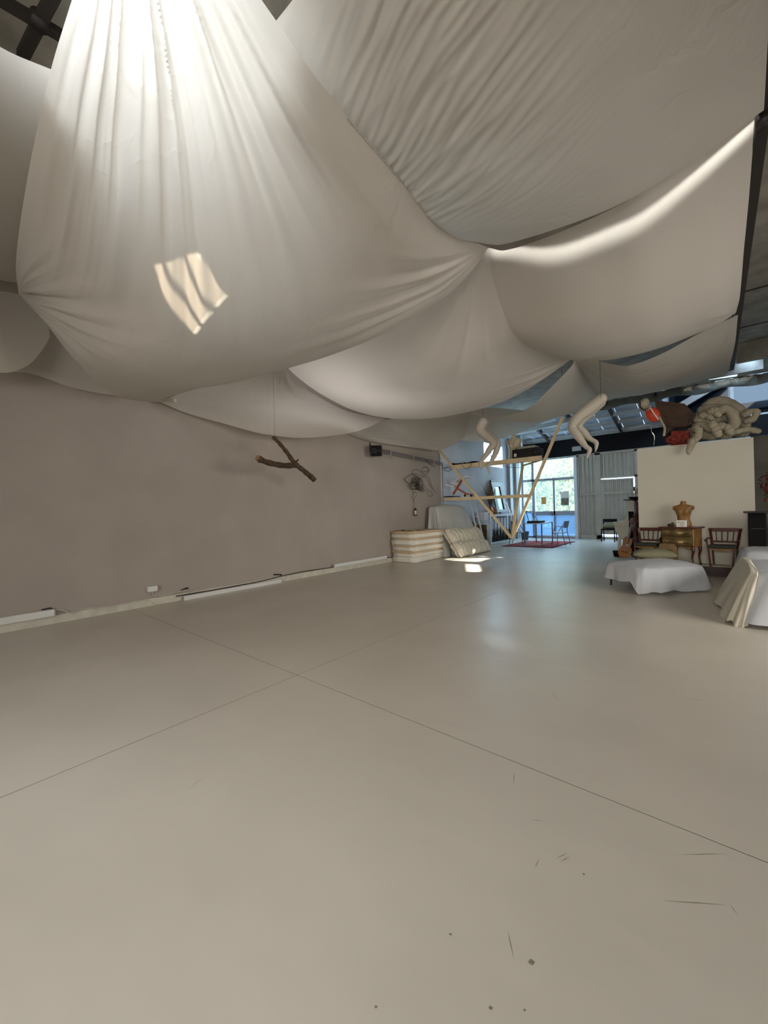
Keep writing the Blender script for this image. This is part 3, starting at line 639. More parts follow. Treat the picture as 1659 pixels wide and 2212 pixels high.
for (pa, pb, lab) in (((391, 1276), (404, 1270), 'small dark hook on the wall above the left end of the middle strip light'), ((591, 1241), (606, 1241), 'small dark hook on the wall above the right end of the middle strip light'),
                      ((90, 1318), (110, 1314), 'dark block behind the right end of the leftmost strip light'), ((720, 1226), (722, 1219), 'dark hook at the left end of the far strip light')):
    a = wl(*pa, -6.89); b = wl(*pb, -6.89)
    o = MB().bar(a, b, .03, .025).box((-6.9, b.y-.01, b.z-.02), (-6.86, b.y+.015, b.z)).build('wall_hook', M['steel'], origin=a); tag(o, lab, 'hook')
# speaker, cables, corner pipe
t = thing('wall_speaker', 'black loudspeaker on the left wall below the third row of sheets', 'speaker', (-6.6, 7.65, 2.97))
R = Matrix.Translation((-6.62, 7.62, 2.95)) @ Matrix.Rotation(.75, 4, 'Z') @ Matrix.Rotation(.12, 4, 'X')
MB().rbox((-.15, -.13, -.14), (.15, .13, .14), .03, R).build('cabinet', M['blackpl'], t)
MB().rbox((-.12, -.142, -.12), (.12, -.128, .12), .01, R).build('grille', M['black'], t)
for cx_, r_ in ((-.05, .07), (.07, .035)): MB().lathe([(r_, 0), (r_, .008), (r_*.7, .004), (0.003, 0)], (0, 0, 0), 20, R @ Matrix.Translation((cx_, -.140, 0)) @ Matrix.Rotation(PI/2, 4, 'X')).build('driver', M['blackpl'], t)
MB().tube([(-6.9, 7.7, 3.0), (-6.7, 7.65, 2.97)], .02).bar((-6.9, 7.7, 2.95), (-6.9, 7.7, 3.2), .05, .02).build('bracket', M['steel'], t)
for i, dz in enumerate((0, -.045, -.09)):
    cable('wall_conduit', [(-6.86, 7.8, 3.08+dz), (-6.86, 9.0, 3.03+dz), (-6.86, 10.2, 2.985+dz), (-6.86, 11.15, 2.95+dz)], .011, 'metalchair', ('upper', 'middle', 'lower')[i]+' of the three thin conduits running from the wall speaker to the corner', 'conduit')
for y in (8.5, 9.6, 10.7): MB().box((-6.9, y-.015, 2.85), (-6.84, y+.015, 3.09)).build('clip', M['wall'], bpy.data.objects['wall_conduit'])
cable('corner_pipe', [(-6.86, 11.2, .5), (-6.86, 11.2, 2.95)], .018, 'beam', 'thin vertical pipe at the end of the grey wall', 'pipe', 2)
cable('cable', [(-6.84, 10.2, 2.97), at(930, 1004, 'x', -6.8), at(955, 1011, 'y', 11.4), at(975, 1009, 'y', 11.2)], .008, 'steel', 'loose cable sagging from the conduits to the triangular shelf')
cable('cable', [(-6.84, 11.2, 2.9), at(957, 1010, 'y', 11.3), at(968, 1018, 'y', 11.25), at(980, 1008, 'y', 11.2)], .007, 'steel', 'short looped cable hanging at the corner pipe')

# wire figure on the wall
def c1(x, y): return at(840+x/5.925, 900+y/5.925, 'x', -6.84)
wf = thing('wire_figure', 'bent wire sculpture of a striding figure on the left wall', 'wire sculpture', (-6.84, 9.9, 2.1))
rnd = random.Random(3)
def wire(pts, nm='wire_line', r=.0055, jig=5):
    P = []
    for (x, y) in pts: P.append(c1(x+rnd.uniform(-jig, jig), y+rnd.uniform(-jig, jig))+V(rnd.uniform(0, .05), 0, 0))
    MB().tube(smooth_path(P, len(P)*6), r, 4).build(nm, M['wire'], wf)
circ = lambda cx, cy, a, b, n=10, ph=0: [(cx+a*math.cos(ph+i*2*PI/n), cy+b*math.sin(ph+i*2*PI/n)) for i in range(n+1)]
wire(circ(455, 695, 48, 45)); wire([(420, 660), (450, 640), (490, 655), (505, 690), (490, 715)]); wire([(410, 700), (455, 700), (500, 690)])
wire([(400, 720), (360, 685), (310, 690), (280, 735), (215, 780), (190, 805)]); wire([(445, 745), (400, 760), (340, 735), (285, 740)])
wire([(185, 795), (210, 830), (240, 870), (255, 915), (290, 940), (295, 990), (285, 1040), (310, 1090), (318, 1150), (322, 1180)], r=.007)
wire([(200, 800), (230, 850), (235, 890), (275, 915), (290, 930)]); wire([(290, 1000), (330, 960), (345, 1000), (310, 1060), (300, 1110)])
wire([(290, 740), (330, 760), (370, 770), (410, 790), (440, 760)]); wire([(445, 745), (470, 760), (500, 780), (530, 860), (550, 910), (570, 945), (582, 975)], r=.006)
wire([(430, 760), (480, 800), (520, 870), (545, 930)]); wire([(400, 930), (440, 880), (480, 920), (520, 960), (545, 1000), (550, 1020)])
wire([(395, 940), (430, 930), (470, 960), (510, 1010), (540, 1020)])
for k in range(15): wire(circ(350+rnd.uniform(-40, 45), 850+rnd.uniform(-70, 60), rnd.uniform(25, 60), rnd.uniform(22, 55), 8, rnd.uniform(0, 6)), 'wire_loop')
for k in range(5): wire(circ(370+rnd.uniform(-40, 50), 925+rnd.uniform(-15, 15), rnd.uniform(14, 30), rnd.uniform(14, 26), 8), 'wire_loop')
ln = c1(326, 1225); t = thing('lantern', 'small black lantern hanging from the hand of the wire figure', 'lantern', ln)
l0 = V(-6.80, ln.y, ln.z)
MB().lathe([(.045, -.10), (.05, -.08), (.045, -.075)], l0).build('base', M['black'], t); MB().lathe([(.03, .06), (.045, .065), (.02, .10), (.012, .11)], l0).build('cap', M['black'], t)
MB().lathe([(.03, -.075), (.036, 0), (.03, .06)], l0, 12).build('glass_chimney', M['glass_white'], t)
MB().tube(smooth_path([l0+V(0, -.05, -.08), l0+V(0, -.055, .05), l0+V(0, 0, .15), l0+V(0, .055, .05), l0+V(0, .05, -.08)], 20), .006, 5).build('bail', M['black'], t)

# hanging forked branch
bx = -5.9
def bp(px, py, dx=0): return at(px, py, 'x', bx+dx)
t = thing('hanging_branch', 'forked brown tree branch hanging in front of the left wall', 'branch', bp(640, 1000))
st = smooth_path([bp(590, 944, .0), bp(603, 957), bp(618, 975, .02), bp(636, 1000, .03), bp(655, 1016, .02), bp(672, 1030), bp(679, 1037)], 26)
mb = MB(); mb.tube(st, [.030+.022*(i/26)+.004*math.sin(i*1.9) for i in range(27)], 12)
br = smooth_path([bp(556, 989, .10), bp(572, 997, .08), bp(595, 1003, .05), bp(618, 1006, .03), bp(636, 1005, .02), bp(643, 1006, .02)], 20)
mb.tube(br, [.050+.004*math.sin(i*1.3) for i in range(21)], 12)
mb.tube([bp(560, 995, .1), bp(560, 1000, .11)], [.02, .012], 6).tube([bp(597, 952), bp(595, 956)], [.012, .006], 6).tube([bp(640, 997), bp(645, 992)], [.02, .01], 6)
mb.build('limb', M['bark'], t)
for p, d, r in ((br[0], br[0]-br[1], .049), (st[-1], st[-1]-st[-2], .051)):
    d.normalize(); MB().tube([p, p+d*.006], r, 14, smooth=False).build('cut_end', M['cutwood'], t)
MB().tube([st[1], V(st[1].x, st[1].y, CZ)], .002, 4).build('hanging_wire', M['steel'], t)
MB().tube([br[6], V(br[6].x, br[6].y, CZ)], .0012, 4).build('hanging_wire', M['kerb'], t)

# foam mattresses
z = .002; rnd = random.Random(5)
foams = [(.15, 'foam2', 'thick white'), (.10, 'foam2', 'white'), (.06, 'foam', 'thin tan'), (.12, 'foam2', 'pale'), (.05, 'foam', 'thin tan'), (.13, 'foam2', 'cream'), (.06, 'foam', 'thin tan'), (.11, 'foam2', 'cream'), (.07, 'foam', 'tan')]
ords = ['at the bottom', 'second from the bottom', 'third from the bottom', 'fourth from the bottom', 'in the middle', 'fourth from the top', 'third from the top', 'second from the top', 'at the top']
tot = sum(f[0] for f in foams)
for i, (h, m, d) in enumerate(foams):
    ox, oy = rnd.uniform(-.025, .02), rnd.uniform(-.03, .02); R = Matrix.Translation((-6.46+ox, 9.18+oy, z)) @ Matrix.Rotation(rnd.uniform(-.02, .02), 4, 'Z')
    mb = MB()
    bm = bmesh.new(); bmesh.ops.create_cube(bm, size=1); bmesh.ops.bevel(bm, geom=bm.edges[:], offset=.03, segments=2, affect='EDGES')
    bmesh.ops.subdivide_edges(bm, edges=bm.edges[:], cuts=3, use_grid_fill=True)
    for q in bm.verts:
        q.co = V(q.co.x*.76, q.co.y*1.52, (q.co.z+.5)*h); f = noise.noise(q.co*4+V(i*7, 0, 0))*.012; q.co.x += f; q.co.y += f
    bm.verts.index_update(); mb.add([R @ q.co for q in bm.verts], [[a.index for a in f.verts] for f in bm.faces], True); bm.free()
    o = mb.build('foam_mattress', M[m], origin=(-6.46, 9.18, z)); tag(o, d+' foam mattress '+ords[i]+' of the stack against the left wall', 'mattress', 'stack of foam mattresses'); z += h-.002
ztop = z
o = MB(); rows = []
for j in range(9):
    y = 8.50+.62*j/8; rows.append([V(-6.78+.62*i/12, y, ztop+.012+.012*math.sin(i*1.4+j)+.02*(1-abs(i/6-1))) for i in range(13)])
o.grid(rows); rows2 = [[p-V(0, 0, .02) for p in r] for r in rows]; o.grid(rows2)
o = o.build('folded_blanket', M['foam'], origin=(-6.5, 8.8, ztop)); tag(o, 'folded cream blanket lying on top of the foam mattress stack', 'blanket')

# dust sheet over a heap + quilt leaning on it
def drape(name, label, cat, foot, top, zt, m, waves=9, amp=.06, hem=lambda a: .02, n=96, rings=22, dome=.05, seed=0, z0=0, group=None):
    """foot, top: 4 corner polygons (x, y); cloth falls from the top outline to the foot outline"""
    def per(poly, t):
        t = (t % 1)*4; i = int(t); f = t-i; a = V(*poly[i], 0); b = V(*poly[(i+1) % 4], 0); return a.lerp(b, f)
    def rnd_per(poly, t, k=.04):
        return (per(poly, t-k)+per(poly, t)*2+per(poly, t+k))/4
    c = sum((V(*p, 0) for p in top), V(0, 0, 0))/4; P = []
    for j in range(rings+1):
        f = j/rings; row = []
        for i in range(n):
            t = i/n; tp = rnd_per(top, t); fp = rnd_per(foot, t, .02)
            if f < .4:
                k = f/.4; p = c.lerp(tp, k); z = zt+dome*(1-k*k)*(1+.4*noise.noise(V(p.x*2, p.y*2, seed)))-.012*k**6
            else:
                k = (f-.4)/.6; hz = hem(t); p = tp.lerp(fp, k**.85)
                out = (fp-c).normalized(); wv = noise.noise(V(math.cos(t*2*PI)*waves/3, math.sin(t*2*PI)*waves/3, seed+k*.5))
                p = p+out*amp*wv*k*2; z = zt-(zt-hz)*(k**.95)-.012
            row.append(V(p.x, p.y, z+z0+.012*noise.noise(V(p.x*6, p.y*6, seed))+.006*(1-abs(noise.noise(V(p.x*4, p.y*9, seed+2)))*3)))
        P.append(row)
    mb = MB(); mb.grid(P, True, True); o = mb.build(name, M[m], origin=(c.x, c.y, z0))
    return tag(o, label, cat, group)
drape('dust_sheet', 'grey dust sheet draped over a tall heap behind the foam mattresses', 'sheet', [(-6.82, 9.98), (-6.02, 9.98), (-5.92, 12.1), (-6.82, 12.2)], [(-6.78, 10.15), (-6.42, 10.15), (-6.38, 11.75), (-6.78, 11.8)], 1.50, 'grey_cloth', amp=.13, seed=4, waves=16, n=160)
mb = MB(); P = []
a0, a1 = V(-5.56, 9.95, .03), V(-5.60, 12.05, .03); b0, b1 = V(-6.12, 10.0, .80), V(-6.10, 12.0, .80)
nx, nz = 96, 48
for j in range(nz+1):
    v = j/nz; row = []
    for i in range(nx+1):
        u = i/nx; p = a0.lerp(a1, u).lerp(b0.lerp(b1, u), v)
        puff = (abs(math.sin(u*PI*8+.4*math.sin(v*9)))**.5)*(abs(math.sin(v*PI*2.0))**.4)*.12; edge = min(1, min(u, 1-u)*16)
        row.append(p+V(.8, 0, .58)*(puff*edge+.035*noise.noise(p*5)+.02*noise.noise(p*13))+V(0, 0, .03*math.sin(u*7)*v))
    P.append(row)
mb.grid(P); Q = [[p-V(.10, 0, .03) for p in r] for r in P[::-1]]; mb.grid([P[-1], Q[0]]); mb.grid([P[0], Q[-1]]); mb.grid(Q)
o = mb.build('quilt', M['quilt'], origin=(-5.7, 11, 0)); tag(o, 'folded puffy quilt leaning against the grey dust sheet', 'quilt')

# ------------------------------------------------------------------ triangular hanging shelf
VY = 11.0
tip = at(1105, 1162, 'y', VY)
vs = thing('triangular_shelf', 'hanging pine shelf in the shape of a large V with two cross boards', 'shelf', tip)
TL = at(944, 968, 'y', VY); TR = at(1216, 900, 'y', VY)
MB().bar(tip, TL, .075, .045, V(0, 1, 0)).build('front_arm', M['pine'], vs)
MB().bar(tip+V(.02, 0, -.02), TR, .075, .045, V(0, 1, 0)).build('front_arm', M['pine'], vs)
u0 = at(978, 1007, 'y', VY+.06); u1 = at(1171, 991, 'y', VY+.06); zu = (u0.z+u1.z)/2
l0 = at(960, 1078, 'y', VY+.06); l1 = at(1146, 1072, 'y', VY+.06); zl = (l0.z+l1.z)/2
MB().box((u0.x, VY+.03, zu-.07), (u1.x, VY+.075, zu+.06)).build('cross_board', M['pine'], vs)
MB().box((l0.x, VY+.03, zl-.045), (l1.x, VY+.075, zl+.045)).build('cross_board', M['pine'], vs)
MB().prism([(u0.x, VY+.075, zu+.02), (u1.x, VY+.075, zu+.02), (u1.x-.5, VY+.95, zu+.02), (u0.x+.0, VY+.95, zu+.02)], (0, 0, .03)).build('shelf_board', M['pine'], vs)
MB().prism([(l0.x, VY+.075, zl+.01), (l1.x, VY+.075, zl+.01), (l1.x-.2, VY+.6, zl+.01), (l0.x, VY+.6, zl+.01)], (0, 0, .025)).build('shelf_board', M['pine'], vs)
rear = at(1129, 1006, 'y', VY+1.15)
MB().bar(tip+V(0, .03, 0), rear, .07, .045).build('rear_arm', M['pine'], vs); MB().bar(rear, V(u1.x, VY+.08, zu-.05), .06, .04).build('brace', M['pine'], vs)
MB().bar(rear, at(1120, 940, 'y', VY+1.5), .05, .04).build('rear_arm', M['pine'], vs)
for p in (TL, TR): MB().tube([p, V(p.x, p.y, CZ)], .006, 5).build('hanging_wire', M['steel'], vs)
zs = zu+.05; zt = zl+.035
# kneeling chair
def k2(x, y, yy): return at(950+x/9.217, 930+y/9.217, 'y', yy)
t = thing('kneeling_chair', 'terracotta wooden kneeling chair with white pads on the lower cross board', 'chair', (k2(300, 1310, VY+.3).x, VY+.3, zt))
yk = VY+.15
for dy in (0, .28):
    MB().bar(k2(265, 1275, yk+dy), k2(440, 985, yk+dy), .07, .03, V(0, 1, 0)).build('rail', M['chairwood'], t)
    MB().bar(k2(350, 1155, yk+dy), k2(540, 1265, yk+dy), .05, .03, V(0, 1, 0)).build('rail', M['chairwood'], t)
MB().bar(k2(530, 1268, yk), k2(640, 1270, yk), .3, .04).build('foot', M['chairwood'], t); MB().bar(k2(140, 1320, yk+.14), k2(350, 1310, yk+.14), .4, .03).build('foot', M['darkwood'], t)
for x in (500, 625): MB().lathe([(.03, -.03), (.03, .03)], k2(x, 1297, yk), 12).build('castor', M['black'], t)
MB().rbox((-.17, -.16, -.03), (.17, .16, .03), .025, Matrix.Translation(k2(510, 935, yk+.14))).build('seat_pad', M['bluewhite'], t)
MB().rbox((-.10, -.16, -.03), (.10, .16, .03), .025, Matrix.Translation(k2(372, 990, yk+.14)) @ Matrix.Rotation(-.5, 4, 'Y')).build('seat_pad', M['bluewhite'], t)
MB().rbox((-.17, -.18, -.03), (.17, .18, .03), .025, Matrix.Translation(k2(240, 1100, yk+.14)) @ Matrix.Rotation(.25, 4, 'Y')).build('knee_pad', M['bluewhite'], t)
# cables heap
rnd = random.Random(9); hp = MB()
x0, x1 = k2(270, 680, VY+.3).x, k2(760, 620, VY+.3).x
for k in range(26):
    cx_ = rnd.uniform(x0+.1, x1-.1); P = [V(cx_+rnd.uniform(-.25, .25), VY+.2+rnd.uniform(0, .4), zs+.012+abs(rnd.gauss(0, .035))) for _ in range(6)]
    hp.tube(smooth_path(P, 24), rnd.choice((.008, .012, .018)), 5)
o = hp.build('cable_heap', M['black'], origin=(x0, VY+.3, zs)); tag(o, 'heap of black cables lying on the upper cross board', 'cables')
cable('cable', [k2(440, 680, VY), k2(480, 740, VY-.02), k2(540, 765, VY-.02), k2(600, 720, VY-.02), k2(640, 640, VY)], .006, 'black', 'thin black cable looping in front of the upper cross board')
cable('cable', [k2(1000, 700, VY+.02), k2(1100, 715, VY+.02), k2(1220, 700, VY+.1), k2(1400, 735, VY+.4), k2(1640, 740, VY+.9)], .006, 'black', 'thin cable hanging under the upper cross board towards the rear arm')
# torso on shelf
def loft(secs, n=28):
    """rings: (cx, cy, z, rx, ry, front bulge)"""
    P = []
    for (cx_, cy_, z_, rx, ry, b) in secs:
        row = []
        for i in range(n):
            a = 2*PI*i/n; x = rx*math.cos(a); y = ry*math.sin(a)
            if b and math.sin(a) < 0:
                for sx in (-1, 1): y -= b*math.exp(-((x-sx*rx*.45)/(rx*.28))**2)*(-math.sin(a))
            row.append(V(cx_+x, cy_+y, z_))
        P.append(row)
    return P
def torso(name, label, base, h, mkey, rz=0, group=None, neck=True, arms=.0):
    s = h/.62; secs = [(0, 0, 0, .135, .095, 0), (0, 0, .03, .145, .10, 0), (0, 0, .12, .125, .085, 0), (0, 0, .20, .108, .078, 0), (0, 0, .27, .118, .085, .012), (0, 0, .32, .132, .092, .04), (0, 0, .36, .142, .095, .055), (0, 0, .40, .152, .095, .03), (0, 0, .44, .168, .088, .008), (0, 0, .475, .185, .078, 0), (0, 0, .50, .178, .066, 0), (0, 0, .52, .12, .058, 0), (0, 0, .54, .062, .050, 0), (0, 0, .58, .050, .046, 0), (0, 0, .62, .048, .045, 0)]
    R = Matrix.Rotation(rz, 4, 'Z'); P = [[(R @ (p*s))+Vector(base) for p in r] for r in loft(secs)]
    mb = MB(); mb.grid(P, True, True); mb.add(P[0], [tuple(range(len(P[0])))[::-1]]); mb.add(P[-1], [tuple(range(len(P[0])))])
    t = thing(name, label, 'mannequin', base, group); mb.build('body', M[mkey], t)
    for sx in (-1, 1):
        c = R @ (V(sx*.172*s, 0, .455*s))+Vector(base); MB().ell(c, (.022*s, .05*s, .05*s), R).build('shoulder_cap', M[mkey], t)
    return t
a = at(1113, 992, 'y', VY+.35); torso('torso_mannequin', 'pale translucent-looking torso mannequin standing on the upper cross board', (a.x-.03, VY+.35, zs), .74, 'torso', 0)
# projector-like black amplifier
x0, x1 = at(1112, 985, 'y', VY+.3).x, at(1160, 985, 'y', VY+.3).x
t = thing('projector', 'black projector with front panel and grey top box on the upper shelf board', 'projector', ((x0+x1)/2, VY+.3, zs))
MB().rbox((x0, VY+.1, zs+.0), (x1+.1, VY+.6, zs+.27), .02).build('case', M['blackpl'], t); MB().box((x0+.06, VY+.094, zs+.06), (x0+.13, VY+.10, zs+.15)).build('port_label', M['white_metal'], t)
for k in range(4): MB().box((x0+.2, VY+.09, zs+.05+.05*k), (x1-.05, VY+.10, zs+.07+.05*k)).build('vent', M['steel'], t)
MB().rbox((x0+.15, VY+.15, zs+.27), (x1-.0, VY+.5, zs+.34), .01).build('top_box', M['beam'], t); MB().lathe([(.05, 0), (.045, .03)], (0, 0, 0), 16, Matrix.Translation((x1, VY+.1, zs+.13)) @ Matrix.Rotation(PI/2, 4, 'X')).build('lens', M['steel'], t)
a = at(1112, 950, 'y', VY+.6); 
t = thing('plastic_globe', 'clear round plastic globe behind the torso on the upper shelf', 'globe', (a.x, VY+.7, zs))
MB().tube([(a.x, VY+.7, zs), (a.x, VY+.7, a.z-.15)], .02).build('stand', M['bluewhite'], t); MB().ell((a.x, VY+.7, a.z), (.17, .17, .17)).build('globe_shell', pane_mat('clear_plastic', (.8, .85, .9), .15, (.8, .9, 1)), t)

# ------------------------------------------------------------------ mannequin legs
def legs(name, label, y, chains, topz):
    mb = MB()
    for ch in chains:
        pts = [at(px, py, 'y', y+dy) for (px, py, dy, r) in ch]; sp = smooth_path(pts, 40)
        acc = [0]
        for i in range(1, len(pts)): acc.append(acc[-1]+(pts[i]-pts[i-1]).length)
        rs = []
        for i in range(41):
            d = acc[-1]*i/40; k = 0
            while k < len(acc)-2 and acc[k+1] < d: k += 1
            f = (d-acc[k])/(acc[k+1]-acc[k]); f = f*f*(3-2*f); rs.append(1.42*(ch[k][3]*(1-f)+ch[k+1][3]*f))
        mb.tube(sp, rs, 14); mb.ell(sp[-1], (rs[-1],)*3, None, 8, 6); mb.ell(sp[0], (rs[0],)*3, None, 12, 8)
    t = thing(name, label, 'mannequin', at(*chains[0][0][:2], 'y', y), 'pairs of mannequin legs hanging from the sheets')
    o = mb.build('legs', M['mann'], t); rm = o.modifiers.new('weld', 'REMESH'); rm.mode = 'VOXEL'; rm.voxel_size = .008; rm.use_smooth_shade = True
    sm = o.modifiers.new('smooth', 'SMOOTH'); sm.iterations = 6; sm.factor = .6
    p = at(*chains[0][0][:2], 'y', y); MB().tube([p, V(p.x, p.y, CZ)], .003, 4).build('hanging_wire', M['steel'], t)
legs('mannequin_legs', 'pale mannequin legs hanging below the triangular sheet, nearer the partition', 8.0,
     [[(1298, 862, .1, .075), (1270, 884, .05, .080), (1247, 903, .0, .068), (1236, 923, 0, .056), (1247, 940, 0, .055), (1258, 955, 0, .043), (1266, 965, 0, .032), (1274, 971, 0, .030), (1271, 980, 0, .024), (1268, 990, 0, .012)],
      [(1296, 868, .16, .075), (1272, 890, .18, .075), (1254, 910, .18, .058), (1247, 919, .2, .054), (1262, 935, .2, .050), (1273, 947, .2, .036), (1282, 952, .2, .030), (1288, 956, .2, .030), (1288, 966, .2, .022), (1286, 975, .2, .010)]], 4.2)
legs('mannequin_legs', 'grey-beige mannequin legs hanging left of the torso, crossed at the shins', 8.6,
     [[(1044, 912, .0, .080), (1038, 928, .0, .082), (1050, 942, 0, .072), (1066, 957, 0, .060), (1058, 970, 0, .052), (1049, 984, 0, .042), (1040, 996, 0, .032), (1037, 1002, 0, .032), (1039, 1008, 0, .022), (1040, 1015, 0, .010)],
      [(1046, 914, .14, .078), (1044, 930, .14, .080), (1056, 942, .14, .070), (1074, 957, .14, .058), (1072, 974, .14, .050), (1065, 990, .12, .038), (1059, 1001, .1, .030), (1053, 1006, .1, .032), (1056, 1014, .1, .022), (1057, 1024, .1, .010)]], 4.2)

# ------------------------------------------------------------------ console bay at the left wall
def desk():
    t = thing('white_console', 'white console table with brooms beneath, against the bay wall', 'table', (-6.6, 15.2, 0))
    MB().rbox((-6.88, 13.95, 1.07), (-6.5, 16.3, 1.16), .008).build('table_top', M['bluewhite'], t)
    for (x, y) in ((-6.54, 14.0), (-6.54, 16.25), (-6.85, 14.0), (-6.85, 16.25)): MB().bar((x, y, 0), (x, y, 1.08), .08).build('leg', M['bluewhite'], t)
    MB().box((-6.88, 14.0, .95), (-6.84, 16.25, 1.07)).build('apron', M['darkwood'], t)
    MB().bar((-6.54, 14.0, .05), (-6.54, 16.25, .05), .04).build('stretcher', M['bluewhite'], t); MB().box((-6.82, 13.98, .58), (-6.76, 16.2, 1.0)).build('back_cloth', M['bluewhite'], t)
    return t
desk()
for i in range(7):
    y = 14.22+.30*i; n_ = ['first', 'second', 'third', 'fourth', 'fifth', 'sixth', 'seventh'][i]
    t = thing('broom', n_+' dark bristled broom from the left hanging under the white console', 'broom', (-6.62, y, .08), 'brooms under the white console')
    MB().tube([(-6.62, y, .50), (-6.62, y+.02, 1.04)], .012, 6).build('handle', M['darkwood'], t); rnd = random.Random(i); mb = MB()
    for k in range(26): q = (k/25-.5); mb.tube([(-6.62+rnd.uniform(-.03, .03), y+q*.10, .52), (-6.62+rnd.uniform(-.05, .05), y+q*.25, .09)], .009, 4)
    mb.build('bristles', M['broom'], t)
def on66(px, py, x=-6.62): return at(px, py, 'x', x)
t = thing('framed_mirror', 'tall mirror in a wide blue-black frame leaning on the white console', 'mirror', (-6.65, 15.1, 1.16))
mz = 2.52; ya, yb = 14.75, 15.75; xa, xb = -6.60, -6.86
def mp_(u, v, d=0): return V(xa+(xb-xa)*v+d, ya+(yb-ya)*u, 1.17+(mz-1.17)*v)
def mbar(u0, v0, u1, v1, nm): MB().prism([mp_(u0, v0), mp_(u1, v0), mp_(u1, v1), mp_(u0, v1)], (.045, 0, .006)).build(nm, M['mframe'], t)
mbar(0, 0, .24, 1, 'frame_side'); mbar(.76, 0, 1, 1, 'frame_side'); mbar(.24, .82, .76, 1, 'frame_top'); mbar(.24, 0, .76, .12, 'frame_bottom')
MB().prism([mp_(.24, .12), mp_(.76, .12), mp_(.76, .82), mp_(.24, .82)], (.01, 0, 0)).build('mirror_glass', M['mirror'], t); MB().prism([mp_(-.03, .97, .05), mp_(1.03, .97, .05), mp_(1.03, 1.0, .05), mp_(-.03, 1.0, .05)], (.02, 0, 0)).build('cornice', M['beam'], t)
t = thing('copper_vase', 'copper vase with tall dried grass left of the framed mirror', 'vase', (-6.68, 14.35, 1.16))
MB().lathe([(.05, 0), (.11, .06), (.13, .15), (.08, .24), (.05, .28), (.07, .31)], (-6.68, 14.35, 1.16)).build('vase_body', M['copper'], t)
mb = MB(); rnd = random.Random(2)
for k in range(70):
    a = rnd.gauss(0, .16); b = rnd.gauss(0, .10); h = rnd.uniform(.5, 1.0); mb.tube([(-6.68, 14.35, 1.42), (-6.68+b*.5, 14.35+a*.5, 1.42+h*.5), (max(-6.88, -6.68+b*1.1), 14.35+a*1.5, 1.42+h)], [.006, .008, .003], 4)
mb.build('dried_grass', M['grass'], t)['kind'] = 'stuff'
t = thing('amber_jug', 'small amber jug with curled handle beside the dried grass', 'jug', (-6.6, 14.6, 1.16)); MB().lathe([(.06, 0), (.09, .08), (.05, .18), (.06, .28)], (-6.60, 14.6, 1.16)).build('jug_body', M['clay'], t); MB().tube(smooth_path([(-6.6, 14.66, 1.4), (-6.6, 14.76, 1.36), (-6.6, 14.70, 1.24)], 10), .012, 6).build('jug_handle', M['gold'], t)
for i, (zz, c) in enumerate(((1.16, 'books'), (1.19, 'bluewhite'), (1.215, 'books'))):
    o = MB().box((-6.62, 14.95, zz), (-6.5, 15.55, zz+.024)).build('book', M[c], origin=(-6.56, 15.2, zz)); tag(o, ('lowest', 'middle', 'upper')[i]+' flat book in front of the framed mirror', 'book', 'books on the white console')
o = MB().prism([(-6.58, 15.95, 1.17), (-6.58, 16.07, 1.17), (-6.7, 15.98, 1.62), (-6.7, 15.88, 1.62)], (.02, 0, 0)).build('white_tablet', M['bluewhite']); tag(o, 'narrow white panel leaning right of the framed mirror', 'panel')
o = MB().rbox((-6.7, 16.1, 1.165), (-6.52, 16.32, 1.30), .01).build('small_white_box', M['bluewhite']); tag(o, 'small white box on the right end of the white console', 'box')
# shelf unit, bin, ladder
t = thing('low_wooden_shelf', 'brown wooden shelf unit between the dust sheet and the white console', 'shelf', (-6.7, 13.2, 0))
for (a, b, n_, m) in (((-6.88, 12.6, 0), (-6.6, 12.64, .95), 'side_panel', 'darkwood'), ((-6.88, 13.80, 0), (-6.6, 13.84, .78), 'side_panel', 'ply'), ((-6.88, 12.6, .90), (-6.45, 13.85, .94), 'shelf_board', 'beam'), ((-6.88, 12.6, .5), (-6.6, 13.85, .53), 'shelf_board', 'darkwood'), ((-6.88, 12.6, 0), (-6.85, 13.85, .9), 'back_panel', 'ply')):
    MB().box(a, b).build(n_, M[m], t)
t = thing('white_bin', 'pale square bin standing on the brown wooden shelf unit', 'bin', (-6.6, 13.5, .94)); mb = MB()
mb.prism([(-6.74, 13.3, .945), (-6.46, 13.3, .945), (-6.44, 13.28, 1.26), (-6.76, 13.28, 1.26)], (0, .02, 0)).prism([(-6.74, 13.7, .945), (-6.46, 13.7, .945), (-6.44, 13.72, 1.26), (-6.76, 13.72, 1.26)], (0, -.02, 0))
mb.prism([(-6.46, 13.3, .945), (-6.46, 13.7, .945), (-6.44, 13.72, 1.26), (-6.44, 13.28, 1.26)], (-.02, 0, 0)).prism([(-6.74, 13.3, .945), (-6.74, 13.7, .945), (-6.76, 13.72, 1.26), (-6.76, 13.28, 1.26)], (.02, 0, 0)).box((-6.74, 13.3, .945), (-6.46, 13.7, .96)); mb.build('bin_body', M['jamb'], t)
t = thing('white_ladder', 'thin white ladder leaning between the dust sheet and the shelf unit', 'ladder', (-6.3, 12.6, 0))
a1 = at(1041, 1152, 'x', -6.2); a0 = at(1024, 1079, 'x', -6.75); dl = V(0, -.35, 0)
a1 = V(a1.x, a1.y, a1.z); ex = (a1-a0).normalized(); base = a1+ex*(a1.z/(-ex.z))
for d in (V(0, 0, 0), dl): MB().bar(a0+d, base+d, .05, .03).build('stile', M['bluewhite'], t)
for k in range(7):
    p = a0.lerp(base, (k+.5)/7); MB().bar(p, p+dl, .03, .02).build('rung', M['bluewhite'], t)

